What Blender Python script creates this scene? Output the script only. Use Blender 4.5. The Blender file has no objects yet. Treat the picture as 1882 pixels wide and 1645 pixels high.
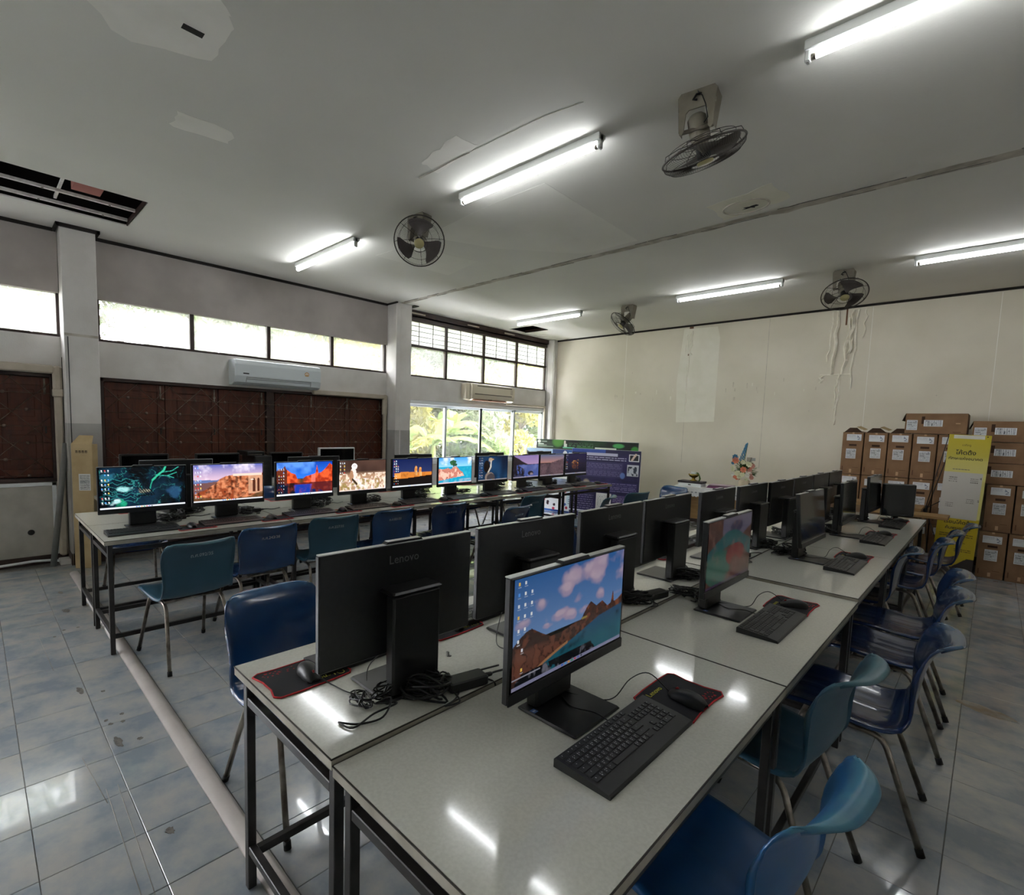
import bpy, math, random
import numpy as np
from mathutils import Vector, Matrix, Euler
random.seed(7); rng = np.random.RandomState(7)
S = bpy.context.scene
COL = S.collection
PI = math.pi

# ------------------------------------------------------------------ camera
YAW, PITCH, ROLL = .7823, .0863, .0302
CAMP = Vector((6.7753, 0, 1.5398))
_f = Vector((-math.sin(YAW)*math.cos(PITCH), math.cos(YAW)*math.cos(PITCH), -math.sin(PITCH)))
_r = Vector((math.cos(YAW), math.sin(YAW), 0)); _u = _r.cross(_f)
_r2 = _r*math.cos(ROLL)+_u*math.sin(ROLL); _u2 = -_r*math.sin(ROLL)+_u*math.cos(ROLL)
cd = bpy.data.cameras.new('camera'); cam = bpy.data.objects.new('camera', cd); COL.objects.link(cam)
cam.matrix_world = Matrix(((_r2.x, _u2.x, -_f.x, CAMP.x), (_r2.y, _u2.y, -_f.y, CAMP.y), (_r2.z, _u2.z, -_f.z, CAMP.z), (0, 0, 0, 1)))
cd.sensor_fit = 'HORIZONTAL'; cd.sensor_width = 36; cd.lens = 940.42/1882*36
cd.shift_x = (941-888.04)/1882; cd.shift_y = (863.70-822.5)/1882
cd.clip_start = .02; cd.clip_end = 200
S.camera = cam
# ------------------------------------------------------------------ world, sun, exposure
w = bpy.data.worlds.new('world'); S.world = w; w.use_nodes = True
wn = w.node_tree; wn.nodes.clear()
bg = wn.nodes.new('ShaderNodeBackground'); wo = wn.nodes.new('ShaderNodeOutputWorld')
bg.inputs[0].default_value = (.93, .95, 1, 1); bg.inputs[1].default_value = 8.0
wn.links.new(bg.outputs[0], wo.inputs[0])
sl = bpy.data.lights.new('sun', 'SUN'); sl.energy = 3.6; sl.angle = .03; sl.color = (1, .95, .84)
sun = bpy.data.objects.new('sun', sl); COL.objects.link(sun)
sun.rotation_euler = Vector((.55, .25, 1)).to_track_quat('Z', 'Y').to_euler(); sun.location = (4, 2, 12)
TUBE_POWER = 13.0
S.view_settings.view_transform = 'Standard'; S.view_settings.look = 'None'
S.view_settings.exposure = 1.78; S.view_settings.gamma = 1; S.view_settings.use_curve_mapping = False
S.cycles.use_denoising = True
S.cycles.max_bounces = 10; S.cycles.diffuse_bounces = 8; S.cycles.glossy_bounces = 4; S.cycles.transparent_max_bounces = 16
S.cycles.sample_clamp_indirect = 6; S.cycles.caustics_reflective = False; S.cycles.caustics_refractive = False

# ------------------------------------------------------------------ helpers
def lin(c):
    if isinstance(c, str):
        c = [int(c[i:i+2], 16)/255 for i in (0, 2, 4)]
    return tuple(x/12.92 if x <= .04045 else ((x+.055)/1.055)**2.4 for x in c[:3])
_m = {}
def mat(name, c, c2=None, scale=6, rough=.5, metal=0, bump=0, bscale=60, coat=0, spec=.5, detail=4, stretch=None,
        world=False, lo=.35, hi=.65, rnd=0, emit=0):
    m = bpy.data.materials.new(name); m.use_nodes = True; t = m.node_tree; N = t.nodes; L = t.links
    b = N['Principled BSDF']; b.inputs['Roughness'].default_value = rough; b.inputs['Metallic'].default_value = metal
    b.inputs['Coat Weight'].default_value = coat; b.inputs['Coat Roughness'].default_value = .05
    b.inputs['Specular IOR Level'].default_value = spec
    b.inputs['Base Color'].default_value = (*lin(c), 1)
    if c2 or bump:
        if world:
            g = N.new('ShaderNodeNewGeometry'); co = g.outputs['Position']
        else:
            g = N.new('ShaderNodeTexCoord'); co = g.outputs['Object']
        if stretch:
            mp = N.new('ShaderNodeMapping'); mp.inputs['Scale'].default_value = stretch; L.new(co, mp.inputs[0]); co = mp.outputs[0]
    if c2:
        n = N.new('ShaderNodeTexNoise'); n.inputs['Scale'].default_value = scale; n.inputs['Detail'].default_value = detail
        L.new(co, n.inputs['Vector'])
        r = N.new('ShaderNodeValToRGB'); r.color_ramp.elements[0].position = lo; r.color_ramp.elements[1].position = hi
        r.color_ramp.elements[0].color = (*lin(c), 1); r.color_ramp.elements[1].color = (*lin(c2), 1)
        L.new(n.outputs[0], r.inputs[0]); out = r.outputs[0]
        if rnd:
            oi = N.new('ShaderNodeObjectInfo'); hs = N.new('ShaderNodeHueSaturation')
            mr = N.new('ShaderNodeMapRange'); mr.inputs[3].default_value = 1-rnd; mr.inputs[4].default_value = 1+rnd
            L.new(oi.outputs['Random'], mr.inputs[0]); L.new(mr.outputs[0], hs.inputs['Value']); L.new(out, hs.inputs['Color']); out = hs.outputs[0]
        L.new(out, b.inputs['Base Color'])
    if bump:
        n2 = N.new('ShaderNodeTexNoise'); n2.inputs['Scale'].default_value = bscale; n2.inputs['Detail'].default_value = 3
        L.new(co, n2.inputs['Vector'])
        bp = N.new('ShaderNodeBump'); bp.inputs['Strength'].default_value = bump; bp.inputs['Distance'].default_value = .01
        L.new(n2.outputs[0], bp.inputs['Height']); L.new(bp.outputs[0], b.inputs['Normal'])
    if emit:
        b.inputs['Emission Color'].default_value = (*lin(c), 1); b.inputs['Emission Strength'].default_value = emit
    return m
def attr_mat(name, emit=0, rough=.5, spec=.5, coat=0, black=False):
    m = bpy.data.materials.new(name); m.use_nodes = True; N = m.node_tree.nodes; L = m.node_tree.links
    b = N['Principled BSDF']; a = N.new('ShaderNodeAttribute'); a.attribute_name = 'Col'
    b.inputs['Roughness'].default_value = rough; b.inputs['Specular IOR Level'].default_value = spec; b.inputs['Coat Weight'].default_value = coat
    if black: b.inputs['Base Color'].default_value = (.004, .004, .005, 1)
    else: L.new(a.outputs['Color'], b.inputs['Base Color'])
    if emit:
        L.new(a.outputs['Color'], b.inputs['Emission Color']); b.inputs['Emission Strength'].default_value = emit
    return m

class M:
    """collects faces; build() links them as one object"""
    def __init__(s): s.v = []; s.f = []; s.sm = []
    def add(s, V, F, smooth=False):
        o = len(s.v); s.v += [tuple(p) for p in V]; s.f += [tuple(i+o for i in f) for f in F]; s.sm += [smooth]*len(F); return s
    def box(s, x0, x1, y0, y1, z0, z1, bev=0, mx=None):
        if bev <= 0:
            V = [(x, y, z) for x in (x0, x1) for y in (y0, y1) for z in (z0, z1)]
            F = [(0, 1, 3, 2), (4, 6, 7, 5), (0, 4, 5, 1), (2, 3, 7, 6), (0, 2, 6, 4), (1, 5, 7, 3)]
        else:
            b = min(bev, (x1-x0)/2.01, (y1-y0)/2.01, (z1-z0)/2.01); V = []; F = []
            rings = [(z0, b), (z0+b, 0), (z1-b, 0), (z1, b)]
            for z, i in rings:
                c = b if i == 0 else b
                a0, a1, c0, c1 = x0+i, x1-i, y0+i, y1-i
                V += [(a0+c, c0, z), (a1-c, c0, z), (a1, c0+c, z), (a1, c1-c, z), (a1-c, c1, z), (a0+c, c1, z), (a0, c1-c, z), (a0, c0+c, z)]
            for r in range(3):
                for k in range(8): F.append((r*8+k, r*8+(k+1) % 8, r*8+8+(k+1) % 8, r*8+8+k))
            F.append(tuple(range(7, -1, -1))); F.append(tuple(range(24, 32)))
        if mx is not None: V = [mx @ Vector(p) for p in V]
        return s.add(V, F)
    def tube(s, P, r, seg=8, cap=True, closed=False):
        P = [Vector(p) for p in P]; n = len(P); V = []; F = []
        rr = r if isinstance(r, (list, tuple)) else [r]*n
        up = None
        for i, p in enumerate(P):
            if closed: d = P[(i+1) % n]-P[i-1]
            else: d = P[min(i+1, n-1)]-P[max(i-1, 0)]
            if d.length < 1e-9: d = Vector((0, 0, 1))
            d.normalize()
            if up is None:
                up = Vector((0, 0, 1)) if abs(d.z) < .9 else Vector((1, 0, 0))
            a = d.cross(up)
            if a.length < 1e-6: a = d.orthogonal()
            a.normalize(); b = a.cross(d).normalized(); up = b
            for k in range(seg):
                t = 2*PI*k/seg; V.append(p+a*math.cos(t)*rr[i]+b*math.sin(t)*rr[i])
        m = n if closed else n-1
        for i in range(m):
            j = (i+1) % n
            for k in range(seg): F.append((i*seg+k, j*seg+k, j*seg+(k+1) % seg, i*seg+(k+1) % seg))
        s.add(V, F, True)
        if cap and not closed:
            o = len(s.v)-len(V); s.f.append(tuple(o+k for k in range(seg))); s.f.append(tuple(o+(n-1)*seg+k for k in reversed(range(seg)))); s.sm += [False, False]
        return s
    def lathe(s, prof, seg=20, mx=None, smooth=True, cap=True):
        V = []; F = []
        for r, z in prof:
            for k in range(seg):
                t = 2*PI*k/seg; V.append((r*math.cos(t), r*math.sin(t), z))
        for i in range(len(prof)-1):
            for k in range(seg): F.append((i*seg+k, i*seg+(k+1) % seg, (i+1)*seg+(k+1) % seg, (i+1)*seg+k))
        if cap: F.append(tuple(reversed(range(seg)))); F.append(tuple((len(prof)-1)*seg+k for k in range(seg)))
        if mx is not None: V = [mx @ Vector(p) for p in V]
        return s.add(V, F, smooth)
    def prism(s, poly, z0, z1, mx=None):
        n = len(poly); V = [(x, y, z0) for x, y in poly]+[(x, y, z1) for x, y in poly]
        F = [tuple(reversed(range(n))), tuple(range(n, 2*n))]+[(k, (k+1) % n, n+(k+1) % n, n+k) for k in range(n)]
        if mx is not None: V = [mx @ Vector(p) for p in V]
        return s.add(V, F)
    def grid(s, fn, nu, nv, smooth=True):
        V = [fn(i/(nu-1), j/(nv-1)) for j in range(nv) for i in range(nu)]
        F = [(j*nu+i, j*nu+i+1, (j+1)*nu+i+1, (j+1)*nu+i) for j in range(nv-1) for i in range(nu-1)]
        return s.add(V, F, smooth)
    def mesh(s, name, m):
        me = bpy.data.meshes.new(name); me.from_pydata(s.v, [], s.f)
        if any(s.sm): me.polygons.foreach_set('use_smooth', s.sm)
        if m: me.materials.append(m)
        me.update(); return me
    def build(s, name, m, parent=None):
        o = bpy.data.objects.new(name, s.mesh(name, m)); COL.objects.link(o)
        if parent: o.parent = parent
        return o
def fixn(o):
    import bmesh
    b = bmesh.new(); b.from_mesh(o.data); bmesh.ops.recalc_face_normals(b, faces=b.faces); b.to_mesh(o.data); b.free(); return o
def tag(o, label, cat, group=None, kind=None):
    if label: o['label'] = label
    if cat: o['category'] = cat
    if group: o['group'] = group
    if kind: o['kind'] = kind
    return o
def thing(name, label, cat, loc=(0, 0, 0), rz=0, group=None):
    o = bpy.data.objects.new(name, None); o.empty_display_size = .1; COL.objects.link(o); o.location = loc; o.rotation_euler = (0, 0, rz)
    return tag(o, label, cat, group)
def struct(o): o['kind'] = 'structure'; return o
def stuff(o): o['kind'] = 'stuff'; return o
def copy_tree(o, parent=None):
    c = o.copy(); COL.objects.link(c)
    if parent: c.parent = parent; c.matrix_parent_inverse = o.matrix_parent_inverse.copy()
    for ch in list(o.children): copy_tree(ch, c)
    return c
def dup(root, loc, rz, label, group=None, scale=None):
    c = copy_tree(root); c.location = loc; c.rotation_euler = (0, 0, rz); c['label'] = label
    if group: c['group'] = group
    if scale: c.scale = scale
    return c
def text_obj(txt, size, m, parent, mx, name='lettering', ext=.0004, align='CENTER', bold=0, smart=True):
    cu = bpy.data.curves.new(name, 'FONT'); cu.body = txt; cu.size = size; cu.extrude = ext; cu.align_x = align; cu.align_y = 'CENTER'
    cu.resolution_u = 2; cu.offset = bold
    t = bpy.data.objects.new(name, cu); COL.objects.link(t)
    dg = bpy.context.evaluated_depsgraph_get(); me = bpy.data.meshes.new_from_object(t.evaluated_get(dg))
    bpy.data.objects.remove(t); bpy.data.curves.remove(cu)
    me.materials.clear(); me.materials.append(m); me.name = name
    o = bpy.data.objects.new(name, me); COL.objects.link(o)
    if parent: o.parent = parent
    o.matrix_local = mx
    return o
def basis(o, x, y):
    x = Vector(x).normalized(); y = Vector(y).normalized(); z = x.cross(y)
    return Matrix(((x.x, y.x, z.x, o[0]), (x.y, y.y, z.y, o[1]), (x.z, y.z, z.z, o[2]), (0, 0, 0, 1)))

# --- painted prints: a canvas of colours carried by a fine grid of real vertices
def vnoise(w, h, cells, seed=0, octv=4):
    r = np.random.RandomState(seed); out = np.zeros((h, w)); amp = 1; tot = 0
    for o in range(octv):
        cx = max(2, int(cells*2**o)); cy = max(2, int(cx*h/w)); g = r.rand(cy+2, cx+2)
        ys = np.linspace(0, cy, h); xs = np.linspace(0, cx, w); yi = np.minimum(ys.astype(int), cy); xi = np.minimum(xs.astype(int), cx)
        fy = (ys-yi)[:, None]; fx = (xs-xi)[None]; fy = fy*fy*(3-2*fy); fx = fx*fx*(3-2*fx)
        a = g[yi][:, xi]; b = g[yi][:, xi+1]; c = g[yi+1][:, xi]; d = g[yi+1][:, xi+1]
        out += amp*((a*(1-fx)+b*fx)*(1-fy)+(c*(1-fx)+d*fx)*fy); tot += amp; amp *= .5
    return out/tot
class Cv:
    def __init__(s, w, h, c='000000'):
        s.w, s.h = w, h; s.a = np.zeros((h, w, 3)); s.a[:] = lin(c)
        s.X, s.Y = np.meshgrid(np.linspace(0, 1, w), np.linspace(0, 1, h))   # Y: 0 top .. 1 bottom
    def put(s, mask, c, al=1):
        c = np.array(lin(c)) if not isinstance(c, np.ndarray) else c
        m = (np.clip(mask.astype(float), 0, 1)*al)[..., None]; s.a = s.a*(1-m)+c*m; return s
    def rect(s, x0, y0, x1, y1, c, al=1): return s.put((s.X >= x0) & (s.X <= x1) & (s.Y >= y0) & (s.Y <= y1), c, al)
    def ell(s, x, y, rx, ry, c, al=1, soft=0):
        d = ((s.X-x)/rx)**2+((s.Y-y)/ry)**2
        return s.put(np.clip((1-d)/soft, 0, 1) if soft else d <= 1, c, al)
    def grad(s, c0, c1, y0=0, y1=1):
        t = np.clip((s.Y-y0)/(y1-y0), 0, 1)[..., None]; m = ((s.Y >= y0) & (s.Y <= y1))[..., None]
        g = np.array(lin(c0))*(1-t)+np.array(lin(c1))*t; s.a = np.where(m, g, s.a); return s
    def below(s, pts, c, al=1):
        ys = np.interp(s.X, [p[0] for p in pts], [p[1] for p in pts]); return s.put(s.Y > ys, c, al)
    def line(s, pts, wd, c, al=1):
        asp = s.h/s.w
        for (x0, y0), (x1, y1) in zip(pts, pts[1:]):
            dx, dy = x1-x0, (y1-y0)*asp; L = dx*dx+dy*dy+1e-9
            t = np.clip(((s.X-x0)*dx+(s.Y-y0)*asp*dy)/L, 0, 1)
            d = np.hypot(s.X-x0-t*dx, (s.Y-y0)*asp-t*dy); s.put(d < wd, c, al)
        return s
    def blotch(s, x, y, rx, ry, c, seed, al=.9):
        n = vnoise(s.w, s.h, 9, seed, 4); return s.put(np.clip((1.15-((s.X-x)/rx)**2-((s.Y-y)/ry)**2+(n-.5)*5)*1.2-.7, 0, 1), c, al)
    def lines_text(s, x0, y0, x1, y1, n, c, seed=0):
        r = random.Random(seed)
        for k in range(n):
            y = y0+(y1-y0)*(k+.3)/n; x = x0
            while x < x1:
                l = r.uniform(.02, .07)*(x1-x0)/.4; s.rect(x, y, min(x+l, x1), y+(y1-y0)/n*.42, c); x += l+.012
        return s
    def icons(s, x0, y0, nx, ny, dx, dy, seed=1):
        r = random.Random(seed)
        for j in range(ny):
            for i in range(nx):
                if r.random() < .12: continue
                c = r.choice(['f0f4ff', 'ffd060', '60a8ff', 'e04040', 'ffffff', 'd0e0f0'])
                s.rect(x0+i*dx+dx*.06, y0+j*dy, x0+i*dx+dx*.36, y0+j*dy+dy*.30, c); s.rect(x0+i*dx, y0+j*dy+dy*.42, x0+i*dx+dx*.5, y0+j*dy+dy*.49, 'e8ecf4', .6)
        return s
    def mesh(s, name, W, H, m, flip=False):
        """plane in local XY, centred, X right, Y up"""
        w_, h_ = s.w, s.h
        xs = np.linspace(-W/2, W/2, w_); ys = np.linspace(H/2, -H/2, h_)
        X, Y = np.meshgrid(xs, ys); co = np.zeros((h_*w_, 3)); co[:, 0] = X.ravel(); co[:, 1] = Y.ravel()
        i = np.arange(h_*w_).reshape(h_, w_); q = np.stack([i[:-1, :-1], i[1:, :-1], i[1:, 1:], i[:-1, 1:]], -1).reshape(-1, 4)
        me = bpy.data.meshes.new(name); me.vertices.add(len(co)); me.vertices.foreach_set('co', co.ravel())
        me.loops.add(q.size); me.loops.foreach_set('vertex_index', q.ravel().astype(np.int32))
        me.polygons.add(len(q)); me.polygons.foreach_set('loop_start', np.arange(0, q.size, 4, dtype=np.int32)); me.polygons.foreach_set('loop_total', np.full(len(q), 4, dtype=np.int32))
        me.update(); at = me.color_attributes.new('Col', 'FLOAT_COLOR', 'POINT')
        c = np.ones((h_*w_, 4)); c[:, :3] = np.clip(s.a.reshape(-1, 3), 0, 1); at.data.foreach_set('color', c.ravel())
        me.materials.append(m); return me
def mobj(name, me, parent=None, mx=None):
    o = bpy.data.objects.new(name, me); COL.objects.link(o)
    if parent: o.parent = parent
    if mx is not None: o.matrix_local = mx
    return o

# ------------------------------------------------------------------ materials
m_wall = mat('painted_plaster', 'dad7d3', 'cdc9c4', 3, rough=.8, bump=.12, bscale=90, world=True)
m_wall_low = mat('grey_dado_paint', 'b0aeab', 'a29f9b', 4, rough=.75, bump=.1, world=True)
m_back = mat('cream_wallpaper', 'dcd5c4', 'd1cab8', 1.2, rough=.8, bump=.1, bscale=140, world=True)
m_board = mat('grey_fascia_board', 'b3aca7', 'a39c97', 2, rough=.8, bump=.04, world=True)
m_ceil = mat('ceiling_board', 'e2e0d9', 'd9d7d0', .7, rough=.85, bump=.06, bscale=70, world=True)
m_patch = mat('filler_patch', 'f4f1ea', 'ece9e1', 3, rough=.9, world=True)
m_patch2 = mat('filler_patch_pale', 'e6e2d4', 'dedac9', 4, rough=.7, world=True)
m_joint = mat('joint_compound', 'c4bdb1', 'a0988b', 9, rough=.9, world=True)
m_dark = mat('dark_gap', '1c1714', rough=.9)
m_darkwood = mat('dark_wood_frame', '3a261f', '2a1a15', 8, rough=.45, stretch=(6, 1, 1))
m_shut = mat('shutter_wood', '451f0e', '5c2b15', 5, rough=.5, stretch=(1, 5, 1), bump=.1, bscale=30, rnd=.15, world=False)
m_white_al = mat('white_aluminium', 'dfe3e4', rough=.35)
m_rail = mat('galvanised_rail', 'f0eeea', 'd4d0ca', 20, rough=.4, metal=.0)
m_pipe = mat('beige_pipe', 'bdb3a2', 'aca292', 4, rough=.5)
m_steel = mat('dull_steel', '9c958a', '5f574e', 14, rough=.28, metal=.9)
m_blackmetal = mat('black_painted_steel', '1a1817', '2a2624', 20, rough=.4)
m_top = mat('white_laminate', 'cfcfc5', 'c6c6bc', 120, rough=.10, coat=.30, spec=.4, bump=.010, bscale=9, world=True)
m_edge = mat('laminate_edge', 'a8a294', '8f897b', 12, rough=.5)
m_trimblk = mat('edge_seal', '2c2620', rough=.6)
m_black = mat('black_plastic', '151515', '191919', 80, rough=.42, bump=.04, bscale=400)
m_black2 = mat('satin_black_panel', '1b1b1c', '202021', 60, rough=.33)
m_glossblk = mat('dark_screen_glass', '050505', rough=.12, coat=.5)
m_cable = mat('black_cable', '0d0d0d', rough=.4)
m_key = mat('key_plastic', '1c1c1d', rough=.45)
m_keytxt = mat('key_print', 'e0e0e0', rough=.6)
m_logo = mat('grey_logo', '6e6e6e', rough=.5)
m_red = mat('red_edging', 'a0161c', 'c02028', 80, rough=.8)
m_padcl = mat('mouse_pad_cloth', '15151a', '1d1c22', 300, rough=.85)
m_yellowprint = mat('yellow_print', 'c9c23a', rough=.7)
m_redled = mat('red_wheel', '8a1410', rough=.4)
m_blue = mat('blue_shell_plastic', '12345f', '183d6c', 5, rough=.22, coat=.25)
m_blue2 = mat('navy_shell_plastic', '10264c', '152e58', 5, rough=.2, coat=.3)
m_teal = mat('faded_teal_shell_plastic', '24485a', '2b5166', 4, rough=.35)
m_sky = mat('bright_blue_shell_plastic', '17497a', '205888', 3, rough=.33)
def worn_rim(m, c):
    t = m.node_tree; N = t.nodes; L = t.links; b = N['Principled BSDF']; lk = b.inputs['Base Color'].links[0]; src = lk.from_socket
    g = N.new('ShaderNodeTexCoord'); sx = N.new('ShaderNodeSeparateXYZ'); L.new(g.outputs['Object'], sx.inputs[0])
    n = N.new('ShaderNodeTexNoise'); n.inputs['Scale'].default_value = 14; L.new(g.outputs['Object'], n.inputs[0])
    ma = N.new('ShaderNodeMath'); ma.operation = 'MULTIPLY_ADD'; L.new(n.outputs[0], ma.inputs[0]); ma.inputs[1].default_value = .05; L.new(sx.outputs['Z'], ma.inputs[2])
    mr = N.new('ShaderNodeMapRange'); mr.inputs[1].default_value = .785; mr.inputs[2].default_value = .83; mr.inputs[4].default_value = .75; L.new(ma.outputs[0], mr.inputs[0])
    mx = N.new('ShaderNodeMix'); mx.data_type = 'RGBA'; L.new(mr.outputs[0], mx.inputs['Factor']); L.new(src, mx.inputs['A']); mx.inputs['B'].default_value = (*lin(c), 1); L.new(mx.outputs['Result'], b.inputs['Base Color'])
for q_, c_ in ((m_blue, '3a6a94'), (m_blue2, '4a6a80'), (m_teal, '4f7a82'), (m_sky, '4e8a94')): worn_rim(q_, c_)
m_pen = mat('white_marker', '9fabb2', rough=.8)
m_rubber = mat('rubber', '0c0c0c', rough=.7)
m_card = mat('cardboard', '7b5c41', '87684a', 7, rough=.85, bump=.05, bscale=120)
m_card2 = mat('pale_cardboard', 'ab956c', 'b7a27a', 7, rough=.85)
m_carddk = mat('box_inside', '3b2415', rough=.9)
m_tape = mat('packing_tape', 'b99571', rough=.3)
m_print = attr_mat('printed_sheet', rough=.45)
m_scr = attr_mat('lit_screen', emit=.42, rough=.2, black=True)
m_scrdim = attr_mat('dim_lit_screen', emit=.16, rough=.18, black=True)
m_ac = mat('white_appliance', 'c9d0d3', rough=.35)
m_acold = mat('ivory_appliance', 'cfc6b2', rough=.4)
m_acdk = mat('vent_shadow_gap', '4a3f38', rough=.7)  # dark brown of louvre, seams and sensor
m_fan = mat('aged_grey_enamel', '8e887a', '7a7365', 8, rough=.5)
m_fandk = mat('dark_fan_wire', '3b3430', rough=.5, metal=.3)
m_blade = mat('fan_blade', '4d4643', '5a5350', 12, rough=.4)
m_cap = mat('fan_cap', 'a39a6c', rough=.4)
m_wood = mat('desk_wood', '7d6344', '6b5238', 5, rough=.5, stretch=(1, 8, 1))
m_wood2 = mat('plywood', '9a784a', '8b6b40', 5, rough=.6, stretch=(1, 1, 6))
m_cloth = mat('white_lace', 'dadad6', 'c8c9c8', 90, rough=.9, bump=.2, bscale=200)
m_gold = mat('brass', 'b59a50', rough=.25, metal=.9)
m_vase = mat('cream_vase', 'd9cbb2', rough=.3)
m_leaf = mat('leaf_green', '3d5a2c', '5a7a3c', 12, rough=.6)
m_glow = None
def emission(name, c, s):
    m = bpy.data.materials.new(name); m.use_nodes = True; t = m.node_tree; t.nodes.clear()
    e = t.nodes.new('ShaderNodeEmission'); o = t.nodes.new('ShaderNodeOutputMaterial'); e.inputs[0].default_value = (*c, 1); e.inputs[1].default_value = s
    t.links.new(e.outputs[0], o.inputs[0]); return m
m_tube = emission('fluorescent_tube', (.95, .98, 1), TUBE_POWER)
m_fix = mat('white_fixture', 'd4d6d4', rough=.4)
def glassmat(name, dust, col='ffffff', trans=True):
    m = bpy.data.materials.new(name); m.use_nodes = True; t = m.node_tree; N = t.nodes; L = t.links; N.clear()
    tr = N.new('ShaderNodeBsdfTransparent'); gl = N.new('ShaderNodeBsdfGlossy'); gl.inputs['Roughness'].default_value = .03
    di = N.new('ShaderNodeBsdfTranslucent'); di.inputs[0].default_value = (*lin(col), 1)
    m1 = N.new('ShaderNodeMixShader'); m1.inputs[0].default_value = .06; L.new(tr.outputs[0], m1.inputs[1]); L.new(gl.outputs[0], m1.inputs[2])
    n = N.new('ShaderNodeTexNoise'); n.inputs['Scale'].default_value = 3; g = N.new('ShaderNodeNewGeometry'); L.new(g.outputs['Position'], n.inputs[0])
    mr = N.new('ShaderNodeMapRange'); mr.inputs[3].default_value = dust*.8; mr.inputs[4].default_value = min(1, dust*1.2); L.new(n.outputs[0], mr.inputs[0])
    m2 = N.new('ShaderNodeMixShader'); L.new(mr.outputs[0], m2.inputs[0]); L.new(m1.outputs[0], m2.inputs[1]); L.new(di.outputs[0], m2.inputs[2])
    o = N.new('ShaderNodeOutputMaterial'); L.new(m2.outputs[0], o.inputs[0]); return m
m_glass = glassmat('clear_glass', .03)
m_dusty = glassmat('dusty_glass', .20, 'f4f2f4')
m_frost = glassmat('frosted_glass', .5, 'f2f0f4')
#@@STRUCTURE
# ================================================================== STRUCTURE
H = 3.3527; YB = 8.77; XR = 9.6; YR = -6.2
TS = .2994; TX = 3.770; TY = .1049
def floor_mat():
    m = mat('floor_tile_glaze', 'a3abb0', rough=.13, coat=.6); t = m.node_tree; N = t.nodes; L = t.links; b = N['Principled BSDF']
    g = N.new('ShaderNodeNewGeometry'); oi = N.new('ShaderNodeObjectInfo')
    ad = N.new('ShaderNodeVectorMath'); ad.operation = 'ADD'; sc = N.new('ShaderNodeVectorMath'); sc.operation = 'SCALE'; sc.inputs['Scale'].default_value = 9
    cx = N.new('ShaderNodeCombineXYZ'); L.new(oi.outputs['Random'], cx.inputs[2]); L.new(cx.outputs[0], sc.inputs[0])
    L.new(g.outputs['Position'], ad.inputs[0]); L.new(sc.outputs[0], ad.inputs[1])
    n = N.new('ShaderNodeTexNoise'); n.inputs['Scale'].default_value = 5.5; n.inputs['Detail'].default_value = 5; n.inputs['Roughness'].default_value = .6; L.new(ad.outputs[0], n.inputs[0])
    r = N.new('ShaderNodeValToRGB'); e = r.color_ramp.elements; e[0].position = .36; e[0].color = (*lin('8b939c'), 1); e[1].position = .62; e[1].color = (*lin('acaaa7'), 1)
    q = e.new(.5); q.color = (*lin('9ea2a5'), 1)
    L.new(n.outputs[0], r.inputs[0]); L.new(r.outputs[0], b.inputs['Base Color'])
    n2 = N.new('ShaderNodeTexNoise'); n2.inputs['Scale'].default_value = 9; L.new(g.outputs['Position'], n2.inputs[0])
    bp = N.new('ShaderNodeBump'); bp.inputs['Strength'].default_value = .03; bp.inputs['Distance'].default_value = .01; L.new(n2.outputs[0], bp.inputs['Height']); L.new(bp.outputs[0], b.inputs['Normal'])
    mr = N.new('ShaderNodeMapRange'); mr.inputs[3].default_value = .08; mr.inputs[4].default_value = .26; L.new(n.outputs[0], mr.inputs[0]); L.new(mr.outputs[0], b.inputs['Roughness'])
    return m
m_tile = floor_mat(); m_grout = mat('grout', '6b6763', '57534f', 40, rough=.9)
fl = struct(M().box(-.15, XR, YR, YB+.15, -.12, -.004).build('floor', m_grout))
tb = M().box(-TS/2+.001, TS/2-.001, -TS/2+.001, TS/2-.001, -.02, 0, bev=.0015)
tile_me = tb.mesh('floor_tile', m_tile)
cells = []
i0 = math.floor((0-TX)/TS); i1 = math.ceil((XR-TX)/TS); j0 = math.floor((YR-TY)/TS); j1 = math.ceil((YB-TY)/TS)
fw = (-math.sin(YAW), math.cos(YAW))
for i in range(i0, i1):
    for j in range(j0, j1):
        x, y = TX+(i+.5)*TS, TY+(j+.5)*TS
        if x < TS*.4 or y > YB-TS*.2 or x > XR or y < YR+.15: continue
        dx, dy = x-CAMP.x, y-CAMP.y; z = dx*fw[0]+dy*fw[1]; lat = dx*math.cos(YAW)+dy*math.sin(YAW)
        vis = z > .5 and (-.97*z-.3) < lat < (1.08*z+.3) and z > 1.3
        under = (5.2 < x < 6.3 and .8 < y < 6.4)   # hidden below the desks
        cells.append((0 if vis and not under else 1, math.hypot(dx, dy), x, y))
cells.sort(); rest = M()
for k, (v, d, x, y) in enumerate(cells):
    if k < 300:
        o = bpy.data.objects.new('floor_tile', tile_me); COL.objects.link(o); o.parent = fl; o.location = (x, y, 0)
    else:
        rest.add([(a+x, b_+y, c) for a, b_, c in tb.v], tb.f)
stuff(rest.build('floor_tile_field', m_tile, fl))
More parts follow.
